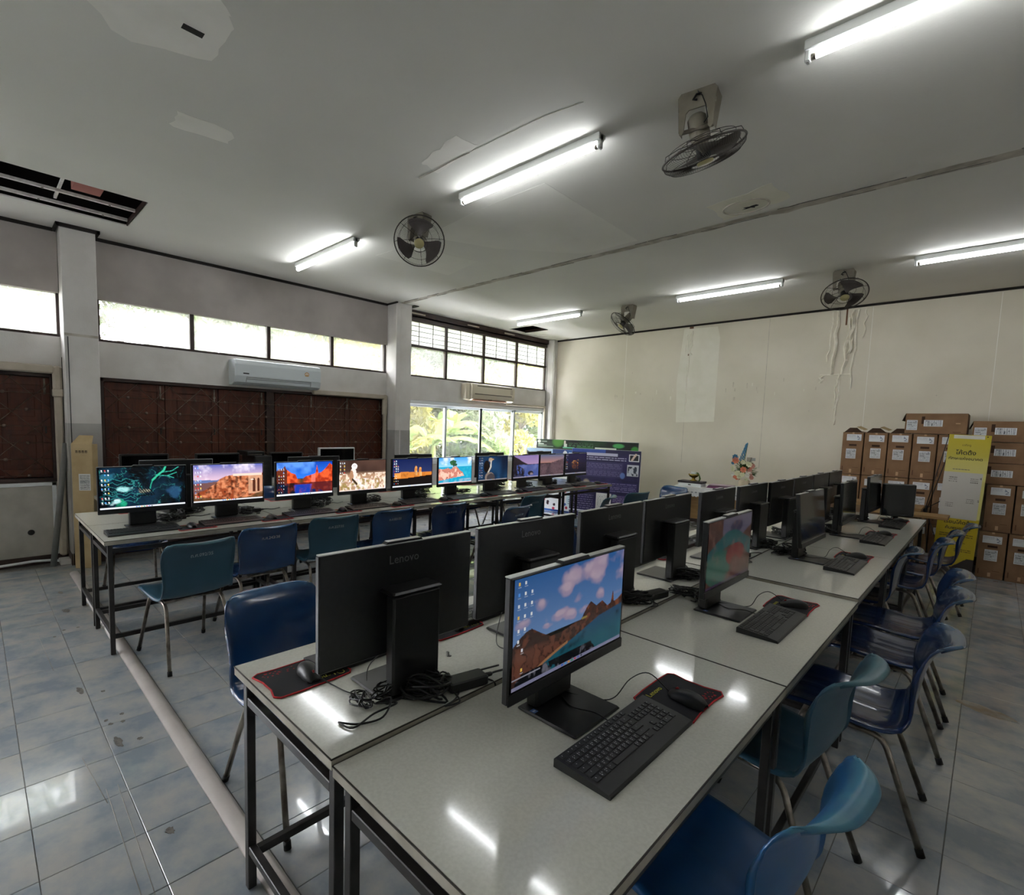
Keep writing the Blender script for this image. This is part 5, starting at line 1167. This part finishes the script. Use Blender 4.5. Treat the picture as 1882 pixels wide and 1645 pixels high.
#@@REST
# ================================================================== OLD EQUIPMENT BY THE SHUTTERS
od = thing('wall_desk', 'low white-topped desk along the wooden shutters carrying old monitors', 'table', (.52, 2.45, 0))
M().box(-.28, .28, -1.6, 1.5, .70, .728, .003).build('table_top', m_top, od)
for sx in (-.25, .25):
    for y in (-1.55, -.05, 1.45): M().box(sx-.014, sx+.014, y-.014, y+.014, .004, .70).build('leg', m_blackmetal, od)
def oldmon(label, y, z1, w_, white=False, x=.50):
    t = thing('old_monitor', label, 'monitor', (x, y, .7283), 0, 'old monitors along the shutters'); h = z1-.7283
    M().box(-.09, .09, -.11, .11, 0, .012, .004).build('monitor_base', m_black, t); M().box(-.05, -.02, -.03, .03, .012, h*.5, .004).build('neck', m_black, t)
    M().box(-.03, .015, -w_/2, w_/2, h-.31, h, .006).build('housing', m_white_al if white else m_black2, t); M().box(.013, .017, -w_/2+.018, w_/2-.018, h-.29, h-.018).build('screen', m_glossblk, t); return t
oldmon('black monitor against the shutters above the first lit screen', 1.285, 1.139, .44); oldmon('black monitor against the shutters above the second lit screen', 2.0, 1.135, .47)
oldmon('black monitor against the shutters above the castle screen', 2.80, 1.135, .42); oldmon('white-framed monitor against the shutters above the owl screen', 3.50, 1.188, .53, True)
tw = thing('computer_tower', 'dark computer case with a few white marks between the second and third lit screens', 'computer case', (.52, 2.43, .7283))
M().box(-.2, .2, -.10, .10, 0, .38, .006).build('case_body', m_black, tw); M().box(.2, .204, -.09, .09, .01, .37, .002).build('front_panel', m_black2, tw)
for z in (.3, .24): M().box(.203, .207, -.07, .07, z, z+.03, .002).build('drive_bay', m_blackmetal, tw)
pb = thing('stacked_device', 'black flat device lying on the dark computer case', 'device', (.52, 2.38, 1.109)); M().box(-.16, .16, -.12, .08, 0, .05, .006).build('device_body', m_black, pb); M().box(.158, .162, -.1, .05, .01, .02).build('front_slot', m_steel, pb)
# ================================================================== POSTER BOARDS IN THE FAR CORNER
def board(label, p0, p1, z0, z1, cv, group='printed boards in the far corner', lean=.04, name='poster_board'):
    p0, p1 = Vector((*p0, 0)), Vector((*p1, 0)); d = (p1-p0); W = d.length; d.normalize(); nrm = Vector((d.y, -d.x, 0)); Hh = z1-z0
    t = thing(name, label, 'poster', ((p0+p1)/2+Vector((0, 0, z0))), 0, group)
    up = (Vector((0, 0, 1))-nrm*lean).normalized()
    mx = basis((nrm*(.0)+up*Hh/2), d, up)
    o = M().box(-W/2, W/2, -Hh/2, Hh/2, -.012, 0, .002).build('foam_board', m_white_al, t); o.matrix_local = mx
    mobj('printed_sheet', cv.mesh('printed_sheet', W-.006, Hh-.006, m_print), t, mx @ Matrix.Translation((0, 0, .0008))); return t
c = Cv(220, 140, '0b1710'); n = vnoise(220, 140, 5, 70); c.put((n-.5)*4, '1d4a20', .8); c.ell(.23, .03, .07, .10, '5fae3a', .7, .6); c.ell(.97, .12, .04, .07, '3f9a3a', .9, .5); c.ell(.82, .06, .06, .04, '58c06a', .8, .6)
c.ell(.03, .035, .018, .026, 'f2f4f2'); c.rect(.055, .03, .11, .04, 'd8e8d8'); c.rect(.02, .07, .08, .08, 'e8f4e8'); c.rect(.02, .09, .11, .10, 'd8f0d8'); c.rect(.02, .11, .18, .118, 'c8e8c8')
c.rect(.29, .06, .32, .12, 'e0ece0'); c.ell(.30, .04, .01, .03, 'e8e0d8'); c.rect(.28, .11, .40, .13, '6fd0a0'); c.lines_text(.34, .04, .58, .10, 3, '4f7a50', 2); c.rect(.42, .10, .58, .17, '2f6a30'); c.rect(.60, .10, .80, .22, 'e4ecdc')
for k in range(4): c.rect(.61+.047*k, .12, .645+.047*k, .16, '8aa04a' if k % 2 == 0 else 'c8d0c0')
c.lines_text(.62, .17, .78, .21, 2, '506050', 4); c.rect(.80, .12, .92, .20, '25402a'); c.rect(0, .3, 1, 1, '18241a'); c.lines_text(.05, .35, .95, .95, 14, 'a8b8a8', 5)
board('green and black printed board standing tallest behind the other boards in the far corner', (.437, 7.80), (2.348, 8.30), .12, 1.32, c)
c = Cv(180, 140, '1c3f86'); c.put((vnoise(180, 140, 6, 71)-.45)*4, '2f6ac0', .8); c.rect(0, 0, .38, .12, 'a8c8e8'); c.put((c.Y < .12) & (c.Y > .04+.05*np.abs(np.sin(c.X*14))) & (c.X < .38), '2a3440'); c.ell(.56, .07, .03, .05, 'e8ecf4'); c.rect(.61, .04, .70, .09, 'c4d4f0'); c.ell(.76, .11, .035, .05, '3a7a90'); c.ell(.76, .11, .02, .03, '88c0d0')
c.rect(.0, .42, .98, .97, 'e8eaf0'); c.rect(.04, .46, .3, .62, '3a5fb0'); r = random.Random(5)
for k in range(60): c.ell(r.uniform(.02, .95), r.uniform(.62, .95), .018, .022, r.choice(['b02848', 'd04868', '382030', 'f0e8f0', '4a68c0']))
c.rect(.62, .44, .93, .62, '20488c'); c.lines_text(.64, .46, .92, .6, 5, 'a0c0f0', 3); c.rect(.62, .66, .90, .88, 'd4e4ee'); c.lines_text(.64, .7, .88, .86, 5, '8098a8', 7); c.lines_text(.05, .16, .95, .4, 7, '9ab4e0', 8)
board('light blue printed board with small round photos in front of the green board', (.45, 7.50), (1.93, 7.66), .0, 1.155, c)
c = Cv(170, 170, '241f4a'); c.put((vnoise(170, 170, 5, 72)-.5)*3, '3c2f70', .8); c.rect(.0, .0, .5, .05, '3a58b0'); c.rect(.22, .05, .68, .09, 'c8c8dc'); c.lines_text(.2, .10, .80, .16, 2, 'b8b4d4', 3); c.rect(.18, .18, .76, .40, '3f3868'); c.lines_text(.20, .2, .74, .38, 8, '6a6490', 4)
c.rect(.84, .05, .98, .15, 'e8e8ec'); c.rect(.85, .06, .97, .14, '181820'); c.line([(.88, .13), (.93, .05)], .014, 'e0c8b8'); c.rect(.82, .20, .98, .36, 'c8ccd4'); c.put(((c.X > .83) & (c.X < .97) & (c.Y > .22) & (c.Y < .35)) & (vnoise(170, 170, 30, 8) > .5), '303848')
c.ell(.76, .36, .04, .05, '6a8ad0', .8, .5); c.rect(.30, .46, .98, .60, '342c62'); c.lines_text(.32, .47, .96, .60, 5, '8078a8', 6); c.ell(.24, .50, .06, .07, 'b8a890', .9, .7); c.rect(.4, .63, .62, .88, 'e8e8e6'); c.lines_text(.42, .65, .60, .86, 9, 'b0b0b0', 9)
c.rect(.63, .64, .98, .76, '4a3c70'); c.lines_text(.64, .65, .97, .75, 4, '8c80ac', 2); c.lines_text(.02, .66, .36, .95, 9, '7a7098', 2); c.rect(0, .9, .6, .92, 'd8d8e8')
for k in range(3): c.ell(.66+.1*k, .93, .035, .035, 'd8d8e0'); c.ell(.66+.1*k, .93, .022, .022, '303040')
board('purple printed board with white text blocks nearest the bare cream wall', (1.50, 7.50), (2.66, 7.82), .0, 1.195, c)
cable('board_cable', [(1.0, 7.0, .004), (1.1, 7.1, .3), (1.05, 7.15, .55), (1.0, 7.1, .72)], .003, 'black cord hanging in front of the light blue board')
# ================================================================== LACE-COVERED TABLE
A15 = math.radians(15); at = thing('offering_table', 'plywood table under a white lace cloth by the cream wall', 'table', (3.37, 7.57, 0), A15)
M().box(0, 1.3, 0, .74, .685, .705, .002).build('table_top', m_wood2, at); M().box(.04, 1.26, .03, .045, .24, .685).build('front_panel', m_wood2, at); M().box(.04, .055, .045, .70, .24, .685).build('side_panel', m_wood2, at)
for x in (.05, 1.25):
    for y in (.04, .70): M().box(x-.02, x+.02, y-.02, y+.02, .004, .685).build('leg', m_blackmetal, at)
cl = thing('lace_cloth', 'white lace cloth with scalloped hem draped over the plywood table', 'cloth', (3.37, 7.57, .706), A15)
M().box(-.012, 1.312, -.012, .75, 0, .003).build('cloth_top', m_cloth, cl)
def scal(p0, d, L_, n=None):
    V = []; F = []; k_ = int(L_/.012)
    for i in range(k_+1):
        s = L_*i/k_; b_ = -.115-.018*abs(math.sin(s*PI/.045)); wv = .006*math.sin(s*22)
        nx, ny = d[1], -d[0]
        for z, o_ in ((.003, 0), (-.04, .004), (b_, .012+wv)): V.append((p0[0]+d[0]*s+nx*o_, p0[1]+d[1]*s+ny*o_, z))
    for i in range(k_):
        for q in range(2): F.append((i*3+q, i*3+q+1, i*3+4+q, i*3+3+q))
    return V, F
m_ = M(); m_.add(*scal((-.012, -.012), (1, 0), 1.324), True); V, F = scal((-.012, .75), (0, -1), .762); m_.add(V, F, True); m_.build('hanging_edge', m_cloth, cl)
dm = M()
for i in range(24): x = .02+i*.055; dm.prism([(x, -.03), (x+.022, -.018), (x+.044, -.03), (x+.022, -.042)], 0, .001, basis((0, -.024, -.035), (1, 0, 0), (0, 0, 1)))
dm.build('lace_pattern', mat('lace_shadow', '8a8c90', rough=.9), cl)  # grey diamonds of the lace pattern
ca, sa = math.cos(A15), math.sin(A15)
def on_at(u, v, z=.7093): return (3.37+u*ca-v*sa, 7.57+u*sa+v*ca, z)
f1 = thing('document_box', 'black and white flat document boxes stacked at the left end of the lace cloth', 'box', on_at(.22, .24), A15-.2)
M().box(-.17, .17, -.11, .11, 0, .05, .003).build('lower_case', m_white_al, f1); M().box(-.18, .18, -.115, .115, .05, .08, .003).build('dark_folder', mat('dark_folder', '2a2226', rough=.4), f1); M().box(-.02, .02, -.1115, -.1105, .02, .035).build('label_slot', m_rubber, f1)
f2 = thing('file_tray', 'magenta plastic folders lying on the lace cloth', 'folder', on_at(.62, .25), A15-.12)
for k in range(4): M().box(-.17+.01*k, .17+.006*k, -.11, .11, .013*k, .013*k+.010, .002).build('folder', mat('magenta_folder', ['7a3560', '8c3a78', '6a4a5a', 'a08898'][k], rough=.35), f2)
gb = thing('pedestal_bowl', 'small brass pedestal bowl holding a white garland on the document boxes', 'bowl', on_at(.24, .24, .7895))
gb.location.z = .7900
M().lathe([(.05, 0), (.052, .01), (.03, .02), (.02, .035), (.03, .05), (.06, .065), (.078, .09), (.082, .105), (.078, .104), (.055, .075), (0, .07)], 22).build('bowl_body', m_gold, gb)
gl_ = M(); r = random.Random(4)
for k in range(26): a = r.uniform(0, 2*PI); q = .05*r.random(); gl_.lathe([(0, -.012), (.012, 0), (0, .012)], 6, Matrix.Translation((q*math.cos(a), q*math.sin(a), .10+.035*r.random())))
gl_.build('white_flowers', m_white_al, gb); M().tube([(.02, 0, .13), (.06, 0, .12), (.09, -.01, .08), (.10, -.01, .04), (.085, 0, .0)], [.008, .012, .010, .014, .010], 8).build('garland_tail', m_leaf, gb)
fv = thing('flower_arrangement', 'orange, pink and cream flowers with a tall blue spike in a cream vase', 'flowers', on_at(.93, .40, .7093))
M().lathe([(.05, 0), (.075, .03), (.085, .08), (.075, .12), (.06, .14), (.0, .14)], 20).build('vase', m_vase, fv)
r = random.Random(8)
def bloom(x, y, z, R, m, name='flower', petals=7):
    b_ = M()
    for q in range(3):
        for k in range(petals):
            a = 2*PI*k/petals+q*.45; rr = R*(1-.25*q); d = Vector((math.cos(a)*.9, -.35-.5*q, math.sin(a)*.9)).normalized(); s_ = Vector((-math.sin(a), 0, math.cos(a)))*rr*.42; c0 = Vector((x, y, z))
            b_.add([c0, c0+d*rr*.6+s_, c0+d*rr*1.05, c0+d*rr*.6-s_], [(0, 1, 2, 3)])
    b_.lathe([(0, -R*.4), (R*.4, 0), (0, R*.4)], 8, Matrix.Translation((x, y-.006, z))); b_.build(name, m, fv)
mf = {k: mat('petal_'+k, v, rough=.6) for k, v in dict(orange='e08a68', cream='dcdcb8', pink='c08878', blue='4a86a8', white='e4e2d8').items()}
lf = M()
for k in range(300):
    a = r.uniform(0, 2*PI); e_ = r.uniform(-.4, 1.3); R = r.uniform(.07, .17); p = Vector((0, 0, .26)); d = Vector((math.cos(a)*math.cos(e_), math.sin(a)*math.cos(e_)*.8, math.sin(e_))); s_ = Vector((-math.sin(a), math.cos(a), .2))*.016; q = p+d*R
    lf.add([q-d*.05, q+s_, q+d*.035, q-s_], [(0, 1, 2, 3)])
lf.build('foliage', m_leaf, fv)
fl_ = [(r.uniform(-.13, .13), r.uniform(.10, .34), r.choice(['cream', 'white', 'pink', 'cream', 'orange']), r.uniform(.025, .036)) for _ in range(14)]
for x, z, k, R in fl_+[(-.09, .38, 'orange', .055), (.03, .25, 'orange', .05), (.14, .31, 'pink', .045), (.11, .24, 'pink', .04), (.08, .18, 'white', .035), (-.05, .19, 'cream', .045), (.02, .18, 'cream', .04), (-.02, .14, 'cream', .04), (.10, .33, 'cream', .045), (.02, .36, 'cream', .04), (.12, .18, 'pink', .04),
                   (-.13, .34, 'blue', .03), (-.10, .43, 'blue', .045), (-.03, .13, 'orange', .02), (.07, .35, 'cream', .03), (.14, .14, 'pink', .035)]: bloom(x, -.17+.25*abs(x), z+.05, R*1.05, mf[k])
sp_ = M()
for k in range(46): z = .42+.27*k/46; R = .030*(1-k/60); a = k*2.4; p = Vector((-.055+.065*(z-.42)/.27+R*math.cos(a), -.03+R*math.sin(a), z)); sp_.lathe([(0, -.014), (.013, 0), (0, .014)], 6, Matrix.Translation(p))
sp_.build('blue_spike', mf['blue'], fv); M().tube([(-.02, -.02, .3), (0, -.03, .5), (.02, -.03, .68)], .004, 6).build('stem', m_leaf, fv)
M().tube([(.03, -.03, .3), (.05, -.04, .52), (.07, -.04, .53)], .003, 5).build('card_holder', m_white_al, fv); M().box(.08, .145, -.05, -.047, .43, .475).build('greeting_card', mat('silver_card', '9a9c98', rough=.5), fv)
dr = M(); dr.grid(lambda u, v: Vector((.03+.05*math.sin(PI*u)*(.4+v), -.06+.02*u, .30+.18*v)), 5, 8); dr.build('wrapping_gauze', mat('grey_gauze', 'a8a294', rough=.8), fv)
# ================================================================== CARTONS
def box_label(seed, wide):
    c = Cv(44 if wide else 30, 26 if wide else 34, 'd4d6d8'); r = random.Random(seed)
    if wide: c.lines_text(.06, .12, .6, .5, 3, 'a8a8b0', seed); c.line([(.72, .2), (.9, .6), (.75, .8), (.95, .85)], .02, '3a4468', .8); c.rect(.7, .35, .8, .5, '8088a0')
    else: c.lines_text(.05, .05, .95, .96, 11, '6a6c72', seed); c.ell(.85, .12, .08, .06, '888a90'); c.rect(.1, .42, .5, .47, '404248'); c.rect(.45, .62, .6, .66, '303238')
    return c
LB = [box_label(s, False) for s in range(3)]; LBW = [box_label(s, True) for s in range(3)]
lab_me = [c.mesh('shipping_label', .105, .125, m_print) for c in LB]; labw_me = [c.mesh('address_label', .155, .082, m_print) for c in LBW]
m_brn = mat('brown_print', '5f3f28', rough=.8)
def carton(x0, x1, y0, y1, z0, z1, label, group, lying=False, open_=False, seed=0, lidside=False):
    W, D, Hh = x1-x0, y1-y0, z1-z0; t = thing('carton', label, 'box', ((x0+x1)/2, y0, z0+.0006), 0, group); r = random.Random(seed); W -= .006; Hh -= .004
    M().box(-W/2, W/2, 0, D, 0, Hh, .003).build('box_body', m_card, t); F = lambda x, z, o=.0012: basis((x, -o, z), (1, 0, 0), (0, 0, 1)); jx = lambda a=.008: r.uniform(-a, a)
    if not lying:
        mobj('address_label', labw_me[seed % 3], t, F(.005+jx(), Hh-.075+jx(.012))); mobj('shipping_label', lab_me[seed % 3], t, F(-.0+jx(.01), Hh-.265+jx(.01)))
        M().box(-.035, .045, -.0008, .002, Hh-.175, Hh-.150, .0).build('handle_hole', m_carddk, t)
        M().box(-.012, .012, -.0009, .002, .02, .065).build('tape_tab', m_tape, t); M().box(-.010, .012, -.0009, .002, Hh-.02, Hh).build('tape_tab', m_tape, t)
        M().box(-W/2+.018, -W/2+.028, -.0008, .001, .04, .10).build('printed_arrow', m_brn, t); M().box(.02, .08, -.0008, .001, .085, .09).build('printed_line', m_brn, t)
        if open_:
            for s, ang in ((-1, .45), (1, .35))[:1 if seed == 8 else 2]:
                a = W*.5; M().add([(s*W/2, 0, Hh), (s*W/2, D, Hh), (s*(W/2-a*math.cos(ang)), D, Hh+a*math.sin(ang)*.6), (s*(W/2-a*math.cos(ang)), .0, Hh+a*math.sin(ang)*.6)], [(0, 1, 2, 3)]).build('flap', m_card, t)
            M().add([(-W/2+.01, .002, Hh+.001), (W/2-.01, .002, Hh+.001), (W*.15, .02, Hh+.06), (-W*.2, .02, Hh+.06)], [(0, 1, 2, 3)]).build('inner_flap', m_carddk, t)
            M().add([(W*.12, .01, Hh+.07), (W*.5, .03, Hh+.03), (W*.62, .1, Hh+.045), (W*.25, .1, Hh+.085)], [(0, 1, 2, 3)]).build('flap', m_card2, t)
    else:
        mobj('shipping_label', lab_me[seed % 3], t, F(-W/2+.065, Hh*.42) @ Matrix.Scale(.95, 4)); mobj('shipping_label', lab_me[(seed+1) % 3], t, F(-.02, Hh*.52) @ Matrix.Rotation(PI/2, 4, 'Z') @ Matrix.Diagonal((.72, 1.35, 1, 1)))
        M().box(-W/2+.15, -W/2+.18, -.0008, .002, Hh*.48, Hh*.85).build('handle_hole', m_carddk, t); M().box(W/2-.10, W/2-.06, -.0009, .002, Hh*.5, Hh*.54).build('tape_tab', m_tape, t); M().box(W/2-.12, W/2-.05, -.0008, .001, .02, .027).build('printed_line', m_brn, t)
        if open_: M().add([(-W/2, 0, Hh), (-W/2, D*.9, Hh), (-W/2-.032, D*.9, Hh-.09), (-W/2-.032, 0, Hh-.09)], [(0, 1, 2, 3)]).build('flap', m_card, t)
    return t
GB = 'brown cartons stacked against the back wall'
colx = [(5.365, 5.590), (5.598, 5.834), (5.840, 6.068), (6.074, 6.298), (6.304, 6.53)]
cc = ['leftmost', 'second', 'third', 'fourth', 'fifth']; rr_ = [(0, .528, 'bottom'), (.530, 1.057, 'middle'), (1.059, 1.60, 'top')]
for i, (a, b_) in enumerate(colx):
    for j, (z0, z1, nm) in enumerate(rr_):
        carton(a, b_, 8.06, 8.60, z0, z1, 'upright brown carton, %s row, %s column from the left%s' % (nm, cc[i], ', top flaps open' if j == 2 and i < 3 else ''), GB, False, j == 2 and i < 3, i*3+j)
carton(5.985, 6.545, 8.04, 8.58, 1.602, 1.845, 'brown carton lying on its side on top of the upright stack', GB, True, True, 3)
carton(6.585, 7.16, 8.04, 8.58, 1.530, 1.762, 'brown carton lying on its side, top of the right-hand stack beside the yellow banner', GB, True, True, 4)
carton(6.60, 7.17, 8.05, 8.58, 1.296, 1.528, 'brown carton lying on its side, second from the top of the right-hand stack', GB, True, False, 5)
carton(6.59, 7.17, 8.05, 8.58, 1.060, 1.294, 'brown carton lying on its side, third from the top of the right-hand stack', GB, True, False, 6)
for i, (a, b_) in enumerate([(6.755, 6.982), (6.988, 7.215)]): carton(a, b_, 8.05, 8.59, .530, 1.057, 'upright brown carton in the middle of the right-hand stack, %s of two' % ['left', 'right'][i], GB, False, False, 21+i)
for i, (a, b_) in enumerate([(6.735, 6.965), (6.972, 7.20)]): carton(a, b_, 8.03, 8.58, 0, .528, 'upright brown carton on the floor under the right-hand stack, %s of two' % ['left', 'right'][i], GB, False, False, 31+i)
# ================================================================== YELLOW X-STAND BANNER
bn = thing('banner_stand', 'narrow yellow standing banner with dark lettering in front of the cartons', 'banner', (6.56, 7.85, 0))
W_, H_ = .345, 1.56
c = Cv(90, 400, 'b8a824'); c.grad('bba91c', 'b8ae4c', 0, .25); c.put(np.clip((c.Y-.15)/.1, 0, 1)*(c.Y < .6), 'd0c878'); c.put((c.Y >= .6), 'bba416'); c.put((c.Y > .27) & (c.Y < .605) & (c.X < .93), 'bfbbb3', 1)
c.put((c.Y > .18) & (c.Y < .27), 'cbc06a', .6); c.put((c.Y > .88) & (c.Y > .955-.07*np.clip((c.X-.5)*3, 0, 1)), '2a211c'); c.rect(.12, .005, .85, .03, 'd2cfc4')
for (x0, y0, x1, y1, n_, s_) in [(.14, .30, .34, .345, 3, 1), (.66, .305, .84, .345, 3, 2), (.62, .455, .82, .49, 3, 3), (.14, .49, .32, .525, 3, 4), (.2, .245, .6, .255, 1, 5)]: c.lines_text(x0, y0, x1, y1, n_, '6c675e', s_)
c.lines_text(.1, .71, .9, .74, 2, '4a4010', 6); c.lines_text(.2, .77, .75, .785, 1, '4a4010', 7); c.lines_text(.5, .82, .9, .845, 2, '4a4010', 8)
up_ = Vector((0, .03, 1)).normalized(); mb = basis((.0, -.02, .04+H_/2), (1, 0, -.05), up_)
sh_ = M().box(-W_/2, W_/2, -H_/2, H_/2, -.0012, 0).build('vinyl_sheet', m_white_al, bn); sh_.matrix_local = mb
mobj('printed_face', c.mesh('printed_face', W_, H_, m_print), bn, mb @ Matrix.Translation((0, 0, .0006)))
m_ink = mat('dark_ink', '33301c', rough=.6)
def bt(s, size, x, y, bold=0): text_obj(s, size, m_ink, bn, mb @ Matrix.Translation((x*W_/2, (.5-y)*H_, .0012)), bold=bold)
bt('เวทีครู', .03, 0, .075); bt('โค้ดดิ้ง', .062, 0, .130, .0012); bt('ทักษะแห่งอนาคต', .042, 0, .172, .0008); bt('1', .03, -.25, .222); bt('2', .036, -.84, .30); bt('3', .036, -.86, .49); bt('4', .036, .82, .305); bt('5', .036, .82, .465)
bt('เรียนโค้ดดิ้ง', .052, .0, .632, .001); bt('ค้นพบอาชีพ', .045, .0, .675, .0008)
for sx in (-1, 1):
    for sy in (-1, 1): mobj('eyelet', M().lathe([(.006, 0), (.006, .003)], 8).mesh('eyelet', m_rubber), bn, mb @ Matrix.Translation((sx*(W_/2-.012), sy*(H_/2-.012), .0)))
hub = Vector((-.30, .10, .72))
for P in ([hub, (-W_/2+.015, .02, 1.585)], [hub+Vector((.02, 0, .02)), (-W_/2+.05, .03, 1.5)], [hub, (W_/2-.02, .03, 1.10)], [hub, (-.05, -.02, .03)], [hub+Vector((0, 0, -.02)), (-.22, .05, .01)]): M().tube([P[0], P[1]], .005, 6).build('stand_pole', m_blackmetal, bn)
M().lathe([(.018, -.04), (.022, 0), (.018, .04)], 10, Matrix.Translation(hub)).build('stand_hub', m_blackmetal, bn)
# ================================================================== WOODEN DESK BEYOND THE RIGHT-HAND ROW
wd = thing('wooden_desk', 'brown wooden desk with a stepped top behind the last computers', 'desk', (5.9, 7.3, 0))
M().box(-.7, .36, .14, .62, .735, .762, .003).build('desk_top', m_wood2, wd); M().box(-.10, .60, -.16, .14, .700, .730, .003).build('pull_out_shelf', m_wood2, wd)
M().box(-.68, .34, .14, .16, .55, .735).build('front_panel', m_wood, wd); M().box(-.68, .34, .12, .14, .45, .66).build('lower_panel', m_wood, wd)
for x in (-.68, .32): M().box(x, x+.02, .16, .60, .004, .735).build('side_panel', m_wood, wd)
pc = M().box(5.50, 5.62, 6.72, 6.8, .0, .004).build('orange_folder', mat('orange_folder', 'a8502c', rough=.5)); bpy.data.objects.remove(pc)
